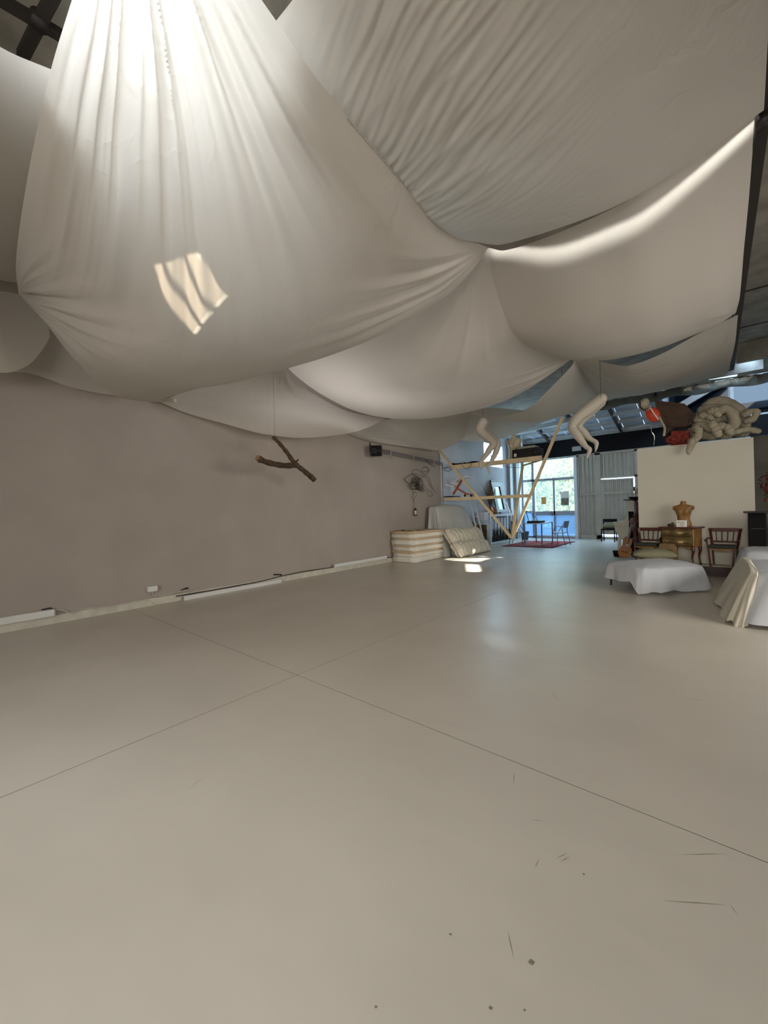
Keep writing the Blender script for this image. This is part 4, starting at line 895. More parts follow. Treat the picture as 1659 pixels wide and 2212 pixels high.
# ------------------------------------------------------------------ rug, table, chairs by the glazing
t = thing('red_rug', 'red rug on the floor by the glass door, under the table', 'rug', (-5.05, 15.1, 0))
MB().prism([(-6.0, 13.72, .001), (-4.2, 13.72, .001), (-4.2, 16.6, .001), (-6.0, 16.4, .001)], (0, 0, .012)).build('border', M['rugb'], t)
MB().prism([(-5.85, 13.88, .0135), (-4.35, 13.88, .0135), (-4.35, 16.42, .0135), (-5.85, 16.25, .0135)], (0, 0, .003)).build('field', M['rug'], t)
tz = .018
t = thing('metal_table', 'thin-legged metal table on the red rug', 'table', (-5.0, 14.8, tz))
tc_ = [(-5.25, 13.95), (-4.65, 14.1), (-4.75, 15.6), (-5.35, 15.45)]
MB().prism([(x, y, .80) for x, y in tc_], (0, 0, .025)).build('table_top', M['metalchair'], t)
for x, y in tc_: MB().bar((x+.02*(1 if x < -5 else -1), y+.02, tz), (x+.02*(1 if x < -5 else -1), y+.02, .80), .035).build('leg', M['metalchair'], t)
for i in range(4):
    a, b = tc_[i], tc_[(i+1) % 4]; MB().bar((a[0], a[1], .08), (b[0], b[1], .08), .02).build('stretcher', M['metalchair'], t)
t = thing('record_player', 'dark record player with lid arm on the metal table', 'record player', (-5.0, 14.6, .825)); MB().rbox((-5.25, 14.3, .826), (-4.8, 14.9, .90), .01).build('deck', M['blackpl'], t)
MB().lathe([(.15, 0), (.15, .012)], (-5.03, 14.6, .90), 24).build('platter', M['steel'], t); MB().bar((-5.2, 14.35, .9), (-5.28, 14.3, 1.28), .03, .02).build('lid_edge', M['steel'], t); MB().tube(smooth_path([(-5.28, 14.3, 1.27), (-5.12, 14.45, 1.15), (-4.95, 14.6, .92)], 10), .008, 5).build('lid_stay', M['steel'], t)
def cafe_chair(loc, rz, label):
    t = thing('metal_chair', label, 'chair', (0, 0, 0), 'metal chairs at the thin-legged table'); m = M['metalchair']
    MB().rbox((-.21, -.2, .43), (.21, .2, .455), .01).build('seat', m, t)
    for sx in (-1, 1):
        MB().tube(smooth_path([(sx*.18, -.16, .44), (sx*.21, -.20, 0)], 4), .014, 6).build('leg', m, t)
        MB().tube(smooth_path([(sx*.19, .30, 0), (sx*.19, .20, .42), (sx*.18, .19, .62), (sx*.17, .27, .86)], 12), .014, 6).build('leg', m, t)
        MB().tube(smooth_path([(sx*.21, .20, .66), (sx*.25, .0, .67), (sx*.21, -.16, .44)], 10), .012, 6).build('armrest', m, t)
    MB().grid([[V(x, .22+.05*(1-(x/.18)**2)+(z-.6)*.25, z) for x in [(-.18+.36*i/8) for i in range(9)]] for z in (.62, .70, .78, .86)]).build('backrest', m, t)
    t.location = loc; t.rotation_euler = (0, 0, rz); return t
cafe_chair((-4.3, 14.9, tz), math.radians(-100), 'grey metal chair on the right side of the thin-legged table')
cafe_chair((-5.75, 14.75, tz), math.radians(95), 'grey metal chair on the left side of the thin-legged table')
o = MB().lathe([(.12, 0), (.17, .35), (.18, .36), (.165, .36), (.115, .02)], (-6.3, 16.9, 0)).build('plastic_basket', M['plastic'], origin=(-6.3, 16.9, 0)); tag(o, 'dark round bin on the floor in front of the left glass panes', 'bin')
mb = MB(); 
o = MB().tube(smooth_path([(-6.35, BY-.1, 1.2), (-6.36, BY-.12, .9), (-6.42, BY-.12, .95), (-6.4, BY-.1, 1.15)], 16), .01, 5).build('hook_strap', M['steel']); tag(o, 'thin strap hooked on the left post of the glazing', 'strap')

# ------------------------------------------------------------------ by the corrugated wall
t = thing('black_chair', 'black framed chair standing in front of the corrugated door', 'chair', (-3.15, 17.3, 0))
cx_, cy_ = -3.15, 17.2
for (x, y, h) in ((-.22, -.2, .45), (.22, -.2, .45), (-.22, .22, .82), (.22, .22, .82)): MB().bar((cx_+x, cy_+y, 0), (cx_+x, cy_+y, h), .035).build('leg', M['black'], t)
MB().rbox((cx_-.24, cy_-.22, .44), (cx_+.24, cy_+.24, .49), .01).build('seat', M['black'], t); MB().rbox((cx_-.24, cy_+.2, .74), (cx_+.24, cy_+.25, .86), .01).build('backrest', M['black'], t); MB().bar((cx_-.22, cy_-.2, .22), (cx_+.22, cy_-.2, .22), .02).build('stretcher', M['black'], t)
o = MB().ell((cx_, cy_-.02, .60), (.22, .2, .1)).build('cushion', M['olive'], origin=(cx_, cy_, .5)); tag(o, 'olive grey cushion on the black chair by the corrugated door', 'cushion')
# white upright piano seen from its end
PY = 13.2
def pq(px, py, y=PY): return at(px, py, 'y', y)
t = thing('upright_piano', 'white upright piano seen end-on, left of the partition', 'piano', (-1.9, PY, 0))
xk = pq(1326, 1140).x; xf = pq(1355, 1100).x; xb_ = pq(1369, 1100).x; ztop = pq(1360, 1081).z
kz0, kz1 = pq(1326, 1148).z, pq(1326, 1127).z
side = [(xk, 0, kz1), (xf-.12, 0, kz1), (xf, 0, kz1+.15), (xf, 0, ztop), (xb_+.25, 0, ztop), (xb_+.25, 0, 0), (xf+.02, 0, 0), (xf, 0, kz0-.22), (xf-.22, 0, kz0-.2), (xk+.05, 0, kz0)]
for y in (PY, PY+1.45): MB().prism([(x, y, z) for x, _, z in side], (0, .04, 0)).build('side_panel', M['part'], t)
MB().box((xk+.02, PY+.04, kz0+.02), (xf, PY+1.45, kz1-.02)).build('key_bed', M['part'], t); MB().box((xf, PY+.04, .3), (xf+.03, PY+1.45, ztop-.02)).build('front_board', M['part'], t)
MB().box((xf-.08, PY-.06, ztop), (xb_+.25, PY+1.5, ztop+.035)).build('lid', M['darkwood'], t); MB().box((xk-.01, PY-.005, (kz0+kz1)/2+.0), (xf, PY, (kz0+kz1)/2+.012)).build('groove', M['beam'], t)
for y in (PY+.03, PY+1.4): MB().bar((xk+.12, y, .06), (xk+.14, y, kz0), .07).build('leg', M['part'], t)
MB().box((xk+.05, PY, 0), (xf+.1, PY+.07, .06)).build('toe_block', M['part'], t)
# tall dark harp-like piece between piano and partition
t = thing('dark_instrument_case', 'dark tall case leaning between the white piano and the partition', 'case', (pq(1368, 1190, 12.4).x, 12.4, 0))
q = [pq(1357, 1105, 12.4), pq(1384, 1105, 12.4), pq(1390, 1186, 12.4), pq(1362, 1186, 12.4)]
for p in q[2:]: p.z = .02
MB().prism(q, (0, .18, 0)).build('case_body', M['black'], t)
t = thing('wooden_sculpture', 'reddish brown carved figure with ribs beside the white piano', 'sculpture', (pq(1376, 1150, 12.1).x, 12.1, .9))
sp = smooth_path([pq(1373, 1083, 12.2), pq(1377, 1095, 12.2), pq(1374, 1108, 12.2), pq(1376, 1122, 12.2), pq(1371, 1140, 12.2), pq(1374, 1165, 12.2), pq(1376, 1182, 12.2)], 22); MB().tube(sp, [.03+.025*abs(math.sin(i*.6)) for i in range(23)], 8).build('trunk', M['redwood'], t)
for k in range(5):
    a = pq(1366+k*.6, 1130-4*k, 12.12); b = pq(1380, 1122-3.5*k, 12.12); MB().tube([a, (a+b)/2+V(0, -.03, .02), b], .014, 6).build('rib', M['redwood'], t)
b = MB().tube([pq(1376, 1182, 12.2), V(pq(1376, 1182, 12.2).x, 12.2, 0)], .05, 8).build('foot', M['darkwood'], t)
pz = pq(1371, 1077, 12.3)
t = thing('potted_fern', 'small pale plant in a black bowl at the top left of the partition', 'plant', pz)
MB().lathe([(.05, -.05), (.13, .0), (.14, .05), (.12, .05), (.06, .0)], pz).build('bowl', M['black'], t); mb = MB(); rnd = random.Random(4)
for k in range(26):
    a = rnd.uniform(0, 6.28); r = rnd.uniform(.08, .24); h = rnd.uniform(.08, .3); e = pz+V(math.cos(a)*r, math.sin(a)*r, .05+h); m_ = pz.lerp(e, .6)+V(0, 0, .08); s_ = V(-math.sin(a), math.cos(a), 0)*.02
    mb.add([pz+V(0, 0, .03), m_-s_, e, m_+s_], [(0, 1, 2, 3)])
mb.build('leaves', M['kerb'], t); MB().tube([pz, V(pz.x, pz.y, 0)], .025, 8).build('stand_post', M['darkwood'], t); MB().lathe([(.15, 0), (.14, .02)], (pz.x, pz.y, .0)).build('stand_foot', M['darkwood'], t)
# guitar
GYY = 11.9
def gq(px, py, dy=0): return at(px, py, 'y', GYY+dy)
t = thing('acoustic_guitar', 'orange acoustic guitar with cutaway leaning left of the partition', 'guitar', gq(1348, 1203))
def g3(x, y): return at(1320+x/14.75, 1060+y/14.75, 'y', GYY+.25*(2100-y)/1500)
out = [(260, 2090), (225, 2000), (235, 1900), (290, 1830), (345, 1760), (355, 1700), (370, 1600), (400, 1530), (440, 1495), (490, 1495), (520, 1560), (500, 1620), (470, 1700), (445, 1790), (500, 1800), (560, 1780), (560, 1620), (590, 1540), (640, 1530), (670, 1580), (655, 1700), (610, 1790), (640, 1850), (655, 1950), (635, 2030), (560, 2110), (450, 2130), (340, 2120)]
lp = [g3(x, y) for x, y in out]; lp = [cr(lp+[lp[0]], i/84) for i in range(84)]
MB().prism(lp, (0, .09, .01)).build('body', M['orange'], t); lp2 = [p+V(0, .004, 0) for p in lp]
ct = g3(440, 1960); MB().prism([ct+(p-ct)*1.02+V(0, .01, 0) for p in lp], (0, .075, .01)).build('rim', M['darkwood'], t)
MB().bar(g3(330, 1930)+V(0, -.01, 0), g3(525, 1955)+V(0, -.01, 0), .03, .02, V(0, 1, 0)).build('bridge', M['redwood'], t)
MB().bar(g3(500, 1700)+V(0, -.012, 0), g3(600, 1330)+V(0, -.012, 0), .055, .025, V(0, 1, 0)).build('fretboard', M['darkwood'], t)
MB().bar(g3(598, 1340), g3(655, 1040), .05, .03, V(0, 1, 0)).build('neck', M['redwood'], t); MB().bar(g3(655, 1050), g3(700, 900), .075, .02, V(0, 1, 0)).build('headstock', M['redwood'], t)
for k in range(6): MB().tube([g3(648+8*k, 1010-25*k)+V(-.045, 0, 0), g3(648+8*k, 1010-25*k)+V(.045, 0, 0)], .006, 5).build('tuning_peg', M['white_metal'], t)
for k in range(6): d = V(.006*(k-2.5), -.028, 0); MB().tube([g3(430, 1940)+d, g3(655, 1050)+d], .0012, 3).build('string', M['white_metal'], t)
o = MB().lathe([(.09, 0), (.11, .10), (.12, .16), (.10, .16)], (gq(1334, 1190).x-.05, 12.2, 0)).build('black_bowl', M['black'], origin=(gq(1334, 1190).x, 12.2, 0)); tag(o, 'small black pot on the floor behind the orange guitar', 'pot')

# ------------------------------------------------------------------ partition, plinth and furniture on it
PX0, PX1, PYY = -1.26, .57, 10.0
pl = thing('partition_wall', 'freestanding white partition wall carrying the stuffed sculptures', 'partition', (-.3, PYY, .2))
MB().box((PX0, PYY, .20), (PX1, PYY+.06, 2.585)).build('front_board', M['part'], pl); MB().box((PX0, PYY+.06, 0), (PX0+.04, PYY+.9, 2.58)).build('end_board', M['part'], pl)
MB().box((PX0+.04, PYY+.06, 2.54), (PX1, PYY+1.0, 2.585)).build('top_board', M['part'], pl); MB().box((PX1-.04, PYY+.06, .2), (PX1, PYY+1.0, 2.54)).build('end_board', M['part'], pl)
pn = thing('plinth', 'low dark red plinth in front of the white partition', 'platform', (-.3, 9.8, 0)); MB().box((-1.2, 9.70, 0), (3.2, 9.72, .185)).build('front_face', M['plinth'], pn); MB().box((-1.2, 9.68, .185), (3.2, 10.0, .2)).build('top_face', M['part'], pn); MB().box((-1.2, 9.72, 0), (-1.18, 10.0, .185)).build('end_face', M['plinth'], pn)
MB().box((.57, 10.0, .185), (3.2, 11, .2)).build('top_face', M['part'], pn)
zp = .2
def spindle_chair(label, rz, loc):
    t = thing('spindle_armchair', label, 'chair', (0, 0, 0), 'red-brown spindle-back armchairs by the partition'); m = M['redwood']
    sc_ = .74/.82
    for sx in (-1, 1):
        MB().bar((sx*.21, .04, 0), (sx*.235, .04, .40), .035).bar((sx*.235, .04, .4), (sx*.285, .10, .72), .04).build('back_post', m, t)
        MB().bar((sx*.20, -.38, 0), (sx*.24, -.38, .38), .035).build('leg', m, t)
        MB().tube(smooth_path([(sx*.27, .08, .53), (sx*.30, -.12, .54), (sx*.28, -.30, .50), (sx*.25, -.34, .38)], 12), .014, 6).build('armrest', M['darkwood'], t)
        MB().tube([(sx*.30, -.29, .51), (sx*.30, -.34, .51)], .02, 8).build('hand_knob', M['darkwood'], t)
    MB().prism([(-.31, .10, .67), (.31, .10, .67), (.32, .11, .74), (-.32, .11, .74)], (0, .03, 0)).build('top_rail', m, t)
    MB().bar((-.245, .06, .47), (.245, .06, .47), .03, .035).build('lower_rail', m, t)
    for k in range(4): x = -.15+.10*k; MB().tube([(x, .06, .48), (x*1.15, .105, .68)], .009, 6).build('spindle', m, t)
    MB().rbox((-.26, -.40, .36), (.26, .05, .42), .02).build('seat', M['seat'], t); MB().grid([[V(x, -.405, .36-.05*(1-(x/.24)**2)*j) for x in [-.24+.48*i/10 for i in range(11)]] for j in (0, 1)]).build('seat_apron', M['olivewood'], t)
    t.location = loc; t.rotation_euler = (0, 0, rz); t.scale = (.78, .85, .95); return t
# they stand turned towards the room with the back against the partition
aR = at(1560, 1215, 'y', 9.55)
spindle_chair('red-brown spindle-back armchair right of the gold chest, dark seat', -.16, (aR.x+.04, 9.84, zp))
spindle_chair('red-brown spindle-back armchair left of the gold chest, behind the daybed cushion', -.16, (at(1404, 1200, 'y', 9.8).x, 9.84, zp))
# gold chest of drawers
xa_, xb2 = at(1434, 1160, 'y', 9.55).x, at(1506, 1160, 'y', 9.55).x
t = thing('gold_chest', 'gold-leafed chest with two drawers on curved legs below the torso', 'chest of drawers', ((xa_+xb2)/2, 9.8, zp))
yf, yb3 = 9.55, 9.97; zc0, zc1 = at(1470, 1180, 'y', yf).z, at(1470, 1141, 'y', yf).z
MB().rbox((xa_+.0, yf+.02, zc0), (xb2+.0, yb3, zc1), .01).build('body', M['gold'], t); MB().box((xb2, yf+.03, zc0), (xb2+.012, yb3-.01, zc1)).build('side_panel', M['olivewood'], t)
MB().prism([(xa_-.04, yf-.04, zc1), (xb2+.06, yf-.04, zc1), (xb2+.06, yb3, zc1), (xa_-.04, yb3, zc1)], (0, 0, .025)).build('top', M['redwood'], t)
hh = (zc1-zc0)/2
for k in range(2):
    z0 = zc0+k*hh+.01; z1 = z0+hh-.025; mb = MB(); 
    P = [[V(xa_+.02+(xb2-xa_-.04)*i/24, yf+.01-.028*math.sin(i/24*PI)-.012*math.cos(i/24*4*PI), z) for i in range(25)] for z in (z0, z1)]
    mb.grid(P); mb.grid([P[1], [p+V(0, .03, 0) for p in P[1]]]); mb.grid([P[0], [p+V(0, .03, 0) for p in P[0]]]); d = mb.build('drawer', M['gold'], t)
    for f in (.2, .8): c = V(xa_+(xb2-xa_)*f, yf-.032, (z0+z1)/2); MB().tube(smooth_path([c+V(-.05, 0, .01), c+V(0, -.012, -.012), c+V(.05, 0, .01)], 10), .007, 6).build('handle', M['darkwood'], d)
mb = MB(); P = []
for j in range(3): P.append([V(xa_+(xb2-xa_)*i/20, yf, zc0-(.03+.03*math.cos(i/20*2*PI))*j/2) for i in range(21)])
mb.grid(P); mb.build('apron', M['gold'], t)
for (x, y, sx) in ((xa_+.02, yf+.02, -1), (xb2-.02, yf+.02, 1), (xa_+.03, yb3-.03, -1), (xb2-.02, yb3-.03, 1)):
    MB().tube(smooth_path([(x, y, zc0+.02), (x+sx*.015, y-.02, zc0-.08), (x-sx*.01, y+.0, (zc0+zp)/2-.02), (x+sx*.015, y-.01, zp)], 14), [.032, .032, .03, .028, .025, .022, .02, .018, .017, .016, .016, .016, .017, .019, .022], 8).build('leg', M['redwood'], t)
zt2 = zc1+.025
t.rotation_euler = (0, 0, -.26); t.location.x += .02; t.location.y -= .09
tb = at(1477, 1137, 'y', 9.75); torso('tan_torso', 'tan armless torso bust standing on the gold chest', (tb.x, 9.76, zt2), .50, 'clay', -.1).scale = (1.12, 1, 1)
# handwritten paper sign
a = at(1461, 1137, 'y', 9.62); b = at(1484, 1137, 'y', 9.62); t = thing('paper_sign', 'small white paper sign leaning on the tan torso', 'sign', ((a.x+b.x)/2, 9.62, zt2))
hgt = .125; MB().prism([(a.x, 9.60, zt2), (b.x, 9.60, zt2), (b.x, 9.64, zt2+hgt), (a.x, 9.64, zt2+hgt)], (0, .003, 0)).build('card', M['paper'], t)
rnd = random.Random(8); mb = MB()
for r_, (n_, x0) in enumerate(((7, -.05), (5, -.03), (5, -.035))):
    zz = zt2+.092-.034*r_; P = []
    for k in range(n_*4): P.append(V((a.x+b.x)/2+x0+.0036*k, 9.597+.32*(zz-zt2), zz+.008*math.sin(k*1.9)+rnd.uniform(-.003, .003)))
    mb.tube(P, .0016, 4)
mb.tube([V((a.x+b.x)/2-.055, 9.615, zt2+.092), V((a.x+b.x)/2-.05, 9.615, zt2+.072)], .004, 5)
mb.build('handwriting', M['ink'], t)['kind'] = 'stuff'
o = MB().ell(at(1448, 1134, 'y', 9.65), (.05, .04, .03)).ell(at(1453, 1133, 'y', 9.65), (.03, .03, .04)).build('small_shell', M['darkwood'], origin=at(1450, 1137, 'y', 9.65)); tag(o, 'small dark knobbly object left of the paper sign', 'ornament')
# plywood box with round hole
a = at(1424, 1174, 'y', 9.45); b = at(1462, 1174, 'y', 9.45); t = thing('plywood_box', 'brown plywood box with a round hole below the gold chest', 'box', ((a.x+b.x)/2, 9.5, 0))
z1 = a.z; n = 28; cc = V((a.x+b.x)/2+.01, 9.45, z1-.20); mb = MB(); r_ = .085
sq = []
for i in range(n):
    an = 2*PI*i/n; c_, s2 = math.cos(an), math.sin(an); k = 1/max(abs(c_)/((b.x-a.x)/2), abs(s2)/.20); sq.append(V(cc.x-.01+c_*k, 9.45, cc.z+s2*k))
ci = [V(cc.x+r_*math.cos(2*PI*i/n), 9.45, cc.z+r_*math.sin(2*PI*i/n)) for i in range(n)]; mb.grid([sq, ci], False, True); mb.grid([ci, [p+V(0, .02, 0) for p in ci]], False, True); mb.build('front_face', M['ply'], t)
MB().box((a.x, 9.451, cc.z-.2), (a.x+.012, 9.68, z1)).box((b.x-.012, 9.451, cc.z-.2), (b.x, 9.68, z1)).box((a.x, 9.451, z1-.012), (b.x, 9.68, z1)).box((a.x, 9.451, .02), (b.x, 9.68, cc.z-.2)).box((a.x, 9.66, cc.z-.2), (b.x, 9.68, z1)).build('case', M['ply'], t)
MB().box((a.x+.01, 9.46, 0), (b.x-.01, 9.6, .02)).build('foot', M['darkwood'], t)
# black cabinet right
a = at(1616, 1108, 'y', 9.5); b = at(1653, 1108, 'y', 9.5); t = thing('black_pillar_speaker', 'tall black box column with a flat black top, at the right edge', 'cabinet', ((a.x+b.x)/2, 9.5, 0))
MB().rbox((a.x, 9.42, 0), (b.x, 9.66, a.z), .006).build('column', M['black'], t); c0_ = at(1607, 1106, 'y', 9.4); MB().box((c0_.x, 9.3, a.z), (b.x+.55, 9.66, a.z+.03)).build('top_board', M['blackpl'], t)
c0_ = at(1623, 1142, 'y', 9.415); MB().box((c0_.x, 9.412, c0_.z-.005), (c0_.x+.17, 9.419, c0_.z+.006)).build('label_strip', M['steel'], t); MB().box((b.x+.03, 9.5, 0), (b.x+.5, 9.66, a.z)).build('pale_side', M['part'], t)
# dried red leaves at the right edge
c0_ = at(1668, 1050, 'y', 10.3); t = thing('dried_leaves', 'bunch of dried dark red leaves at the right edge, beside the partition', 'dried plant', (c0_.x, 10.3, 1.2)); mb = MB(); rnd = random.Random(12)
for k in range(140):
    p = c0_+V(rnd.gauss(0, .10), rnd.gauss(0, .10), rnd.gauss(0, .18)); a = V(rnd.gauss(0, 1), rnd.gauss(0, 1), rnd.gauss(0, 1)).normalized()*.05; b = a.cross(V(0, 0, 1)).normalized()*.025; mb.add([p-a, p+b, p+a, p-b], [(0, 1, 2, 3)])
mb.build('leaves', M['redleaf'], t)['kind'] = 'stuff'; MB().tube([(c0_.x, 10.3, .2), (c0_.x, 10.3, c0_.z)], .012, 6).build('stem', M['darkwood'], t); MB().lathe([(.08, .2), (.1, .35), (.06, .5)], (c0_.x, 10.3, 0)).build('pot', M['black'], t)

# soft sculptures on top of the partition
zw = 2.587; SYY = 10.3
def c5(x, y, yy=SYY): return at(1360+x/5.548, 780+y/5.548, 'y', yy)
t = thing('stuffed_sculpture', 'large cream stuffed fabric sculpture of knotted limbs on top of the partition', 'sculpture', c5(1050, 940))
rnd = random.Random(6)
limbs = [([(800, 900), (770, 760), (850, 640), (960, 520), (1100, 480), (1230, 520), (1330, 620), (1380, 760), (1370, 860)], .10, .2),
         ([(1080, 590), (1160, 570), (1240, 640), (1260, 740), (1240, 810)], .085, -.15),
         ([(880, 650), (930, 630), (980, 680)], .07, -.12), ([(970, 600), (1020, 590), (1060, 640)], .07, -.18),
         ([(780, 810), (850, 760), (940, 800), (1010, 830)], .07, -.1), ([(740, 960), (800, 930), (830, 850), (800, 800)], .07, -.2),
         ([(1270, 850), (1400, 820), (1540, 840)], .055, -.2), ([(1090, 780), (1170, 800), (1210, 860)], .075, -.2),
         ([(820, 700), (920, 720), (1020, 700), (1120, 690)], .09, .02), ([(860, 880), (960, 900), (1080, 880), (1180, 890)], .085, .0),
         ([(1380, 640), (1460, 600), (1520, 610), (1480, 690), (1400, 720)], .06, .0), ([(990, 760), (1030, 820), (1060, 880)], .075, -.25),
         ([(870, 590), (1000, 560), (1130, 620), (1220, 700)], .09, .1), ([(1180, 800), (1290, 860), (1380, 830)], .09, .1)]
for pts, r, dy in limbs:
    P = smooth_path([c5(x, y, SYY+dy) for x, y in pts], 16)
    for p in P: p.z = max(p.z, zw+r*.6)
    mb = MB(); mb.tube(P, [r*(1+.12*math.sin(i*1.1)) for i in range(17)], 12); mb.ell(P[0], (r*1.0,)*3, None, 12, 8); mb.ell(P[-1], (r*.9,)*3, None, 12, 8); mb.build('stuffed_limb', M['stuffed'], t)
P = [c5(750, 940, 9.93), c5(740, 1000, 9.86), c5(715, 1060, 9.85), c5(705, 1120, 9.87)]; mb = MB(); mb.tube(smooth_path(P, 10), [.05, .055, .06, .062, .062, .06, .058, .052, .045, .035, .015], 12); mb.build('hanging_limb', M['stuffed'], t)
# brown hide form, red cap form, red box
t = thing('brown_hide_sculpture', 'dark brown boxy hide sculpture tilting over the top left of the partition', 'sculpture', c5(600, 900))
q = [c5(300, 470, 10.1), c5(660, 510, 10.15), c5(785, 640, 10.2), c5(730, 780, 10.2), c5(520, 800, 10.15), c5(430, 900, 10.1), (c5(395, 780, 10.05)), c5(330, 620, 10.05)]
mb = MB(); mb.prism(q, (0, .45, 0)); o = mb.build('hide_body', M['brown'], t)
P = smooth_path([c5(340, 630, 10.0), c5(380, 720, 9.98), c5(420, 800, 9.98), c5(410, 900, 10.0)], 14); MB().tube(P, .022, 6).build('pale_edge', M['stuffed'], t)
P = smooth_path([c5(710, 700, 10.0), c5(730, 740, 10.0), c5(700, 770, 10.0)], 8); MB().tube(P, .02, 6).build('curl', M['darkwood'], t)
t = thing('red_striped_ball', 'bright red striped ball with grey ring at the left end of the brown sculpture', 'ball', c5(270, 640)); MB().ell(c5(275, 640, 10.0), (.125, .10, .17), Matrix.Rotation(-.5, 4, 'Y'), 24, 16).build('ball', M['red'], t)
MB().tube(smooth_path([c5(205, 560, 9.92), c5(245, 540, 9.9), c5(230, 580, 9.9), c5(200, 585, 9.92)], 12), .014, 6).build('grey_ring', M['beam'], t); MB().tube(smooth_path([c5(250, 560, 9.9), c5(300, 640, 9.88), c5(345, 700, 9.9)], 10), .012, 6).build('stripe', M['paper'], t)
t = thing('cream_bundle', 'rounded cream bundle hanging at the far left of the brown sculpture', 'bundle', c5(170, 520)); MB().ell(c5(172, 520, 10.1), (.10, .12, .13), Matrix.Rotation(.4, 4, 'Y'), 20, 12).build('bundle_body', M['stuffed'], t); MB().tube(smooth_path([c5(125, 490, 10.0), c5(130, 550, 10.0), c5(180, 590, 10.0), c5(230, 560, 10.0)], 12), .01, 5).build('strap', M['black'], t)
MB().bar(c5(200, 560, 10.2), c5(330, 600, 10.3), .05).build('support_arm', M['brown'], t)
t = thing('woven_red_box', 'glittering dark red woven box under the brown sculpture', 'box', c5(600, 960)); q = [c5(490, 1000, 10.1), c5(715, 985, 10.1), c5(715, 830, 10.1), c5(500, 840, 10.1)]
q[0].z = q[1].z = zw; MB().prism(q, (0, .3, 0)).build('box_body', M['dred'], t); MB().tube(smooth_path([c5(495, 900, 10.1), c5(450, 940, 10.1), c5(480, 990, 10.1)], 10), .035, 8).build('side_roll', M['dred'], t)
o = MB().tube(smooth_path([c5(0, 815, 10.9), c5(240, 770, 10.9), c5(265, 850, 10.9), c5(295, 900, 10.9), c5(290, 1010, 10.9)], 30), .006, 5).build('cable', M['white_metal']); tag(o, 'thin white cable hanging on the black band left of the red ball', 'cable')

# ------------------------------------------------------------------ daybed and covered sofa
t = thing('daybed_frame', 'low daybed frame on thin legs beneath the white linen cover', 'daybed', (-.75, 8.3, 0))
bq = [(-1.52, 7.75), (-.88, 7.22), (-.12, 8.05), (-.72, 9.0)]
bc = (-.78, 8.03); MB().prism([(bc[0]+(x-bc[0])*.82, bc[1]+(y-bc[1])*.82, .24) for x, y in bq], (0, 0, .07)).build('base', M['darkwood'], t)
for (x, y) in ((-1.42, 7.82), (-.90, 7.38), (-.25, 8.05), (-.75, 8.82)): MB().tube([(x, y, 0), (x, y, .27)], .014, 8).build('leg', M['steel'], t)
def hem_b(t_): # t from corner 0 (left) -> corner 1 (front) -> right -> back
    if t_ < .19: return .20-.05*math.sin(t_*16)
    if t_ < .24: return .20-(t_-.19)/.05*.19
    if t_ < .32: return .02+.03*math.sin((t_-.24)*30)
    if t_ < .55: return .045+.018*math.sin(t_*40)
    return .12+.05*math.sin(t_*20)
drape('bed_cover', 'crumpled white linen cover draped over the low daybed', 'bed cover', [(-1.56, 7.72), (-.90, 7.10), (-.02, 8.0), (-.68, 9.1)], bq, .40, 'linen', amp=.05, hem=hem_b, dome=.05, seed=9, waves=11, n=160)
# cushion
c0_ = at(1413, 1195, 'y', 8.55); ct = V(c0_.x, 8.55, .495); mb = MB(); R = Matrix.Rotation(.15, 4, 'Z'); n = 20
for sgn in (1, -1):
    P = []
    for j in range(n+1):
        row = []
        for i in range(n+1):
            u, v = i/n*2-1, j/n*2-1; h = ((1-u*u)*(1-v*v))**.45
            row.append(ct+(R @ V(u*.34*(1-.08*(1-v*v)), v*.22*(1-.08*(1-u*u)), sgn*.10*h+ (.0))))
        P.append(row)
    mb.grid(P)
o = mb.build('cushion', M['olive'], origin=ct); tag(o, 'large olive green cushion lying on the white daybed', 'cushion')
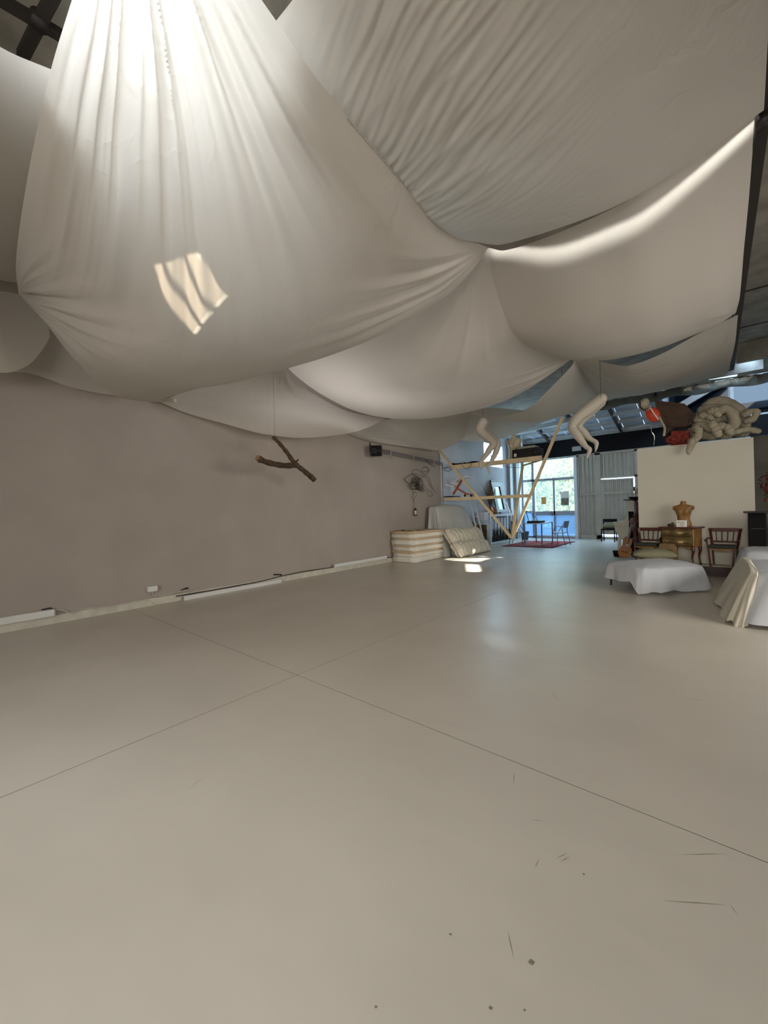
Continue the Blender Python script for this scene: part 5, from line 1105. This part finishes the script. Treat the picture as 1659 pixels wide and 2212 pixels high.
# small things: white shoe-like cloth heap under bed, tag on floor
a = at(1312, 1250, 'z', 0); o = MB().ell(a+V(0, 0, .04), (.07, .04, .045)).ell(a+V(.12, .05, .07), (.05, .04, .08)).build('white_cloth_heap', M['linen'], origin=a); tag(o, 'small heap of white cloth on the floor under the left side of the daybed', 'cloth')
a = at(1578, 1257, 'z', .003); o = MB().prism([a, a+V(.1, .01, 0), a+V(.11, .05, 0), a+V(.01, .04, 0)], (0, 0, .004)).build('paper_scrap', M['paper'], origin=a); tag(o, 'scrap of white paper on the floor left of the covered sofa', 'paper')
# sofa under sheets
t = thing('covered_sofa_frame', 'dark feet of the sofa hidden under the white sheets at the right edge', 'sofa', (.9, 6.6, 0)); MB().rbox((.45, 6.25, .06), (1.45, 7.8, .50), .03).build('upholstery', M['redwood'], t)
for (x, y) in ((.4, 6.2), (1.4, 6.2), (.4, 7.8), (1.4, 7.8)): MB().bar((x, y, 0), (x, y, .07), .05).build('foot', M['darkwood'], t)
drape('sofa_cover', 'white sheet covering the nearer sofa at the right edge, hem near the floor', 'sofa cover', [(.19, 5.92), (1.6, 5.90), (1.62, 8.1), (.16, 8.1)], [(.33, 6.12), (1.5, 6.1), (1.5, 7.9), (.33, 7.9)], .56, 'linen', amp=.05, hem=lambda a: .05+.02*math.sin(a*50), seed=13, n=160, dome=.02)
drape('sofa_cover', 'cream sheet hanging in wide folds over the left side of the covered sofa', 'sofa cover', [(.05, 5.98), (.26, 5.88), (.30, 8.1), (-.02, 7.9)], [(.29, 6.2), (.37, 6.12), (.37, 7.9), (.27, 7.9)], .585, 'cream_cloth', amp=.06, hem=lambda a: .015+.02*math.sin(a*30), seed=14, n=140, dome=.015)
t = thing('bench', 'bench under a grey-white sheet behind the covered sofa', 'bench', (.9, 8.9, 0)); MB().rbox((.45, 8.45, .1), (1.55, 9.3, .52), .03).build('upholstery', M['darkwood'], t); MB().bar((.4, 8.4, 0), (.4, 8.4, .1), .05).bar((.4, 9.3, 0), (.4, 9.3, .1), .05).build('foot', M['darkwood'], t)
drape('bench_cover', 'grey-white sheet over the bench in front of the black column', 'bench cover', [(.20, 8.2), (1.7, 8.2), (1.7, 9.38), (.16, 9.38)], [(.33, 8.32), (1.6, 8.3), (1.6, 9.36), (.33, 9.36)], .62, 'linen', amp=.04, hem=lambda a: .12, seed=15, dome=.02)
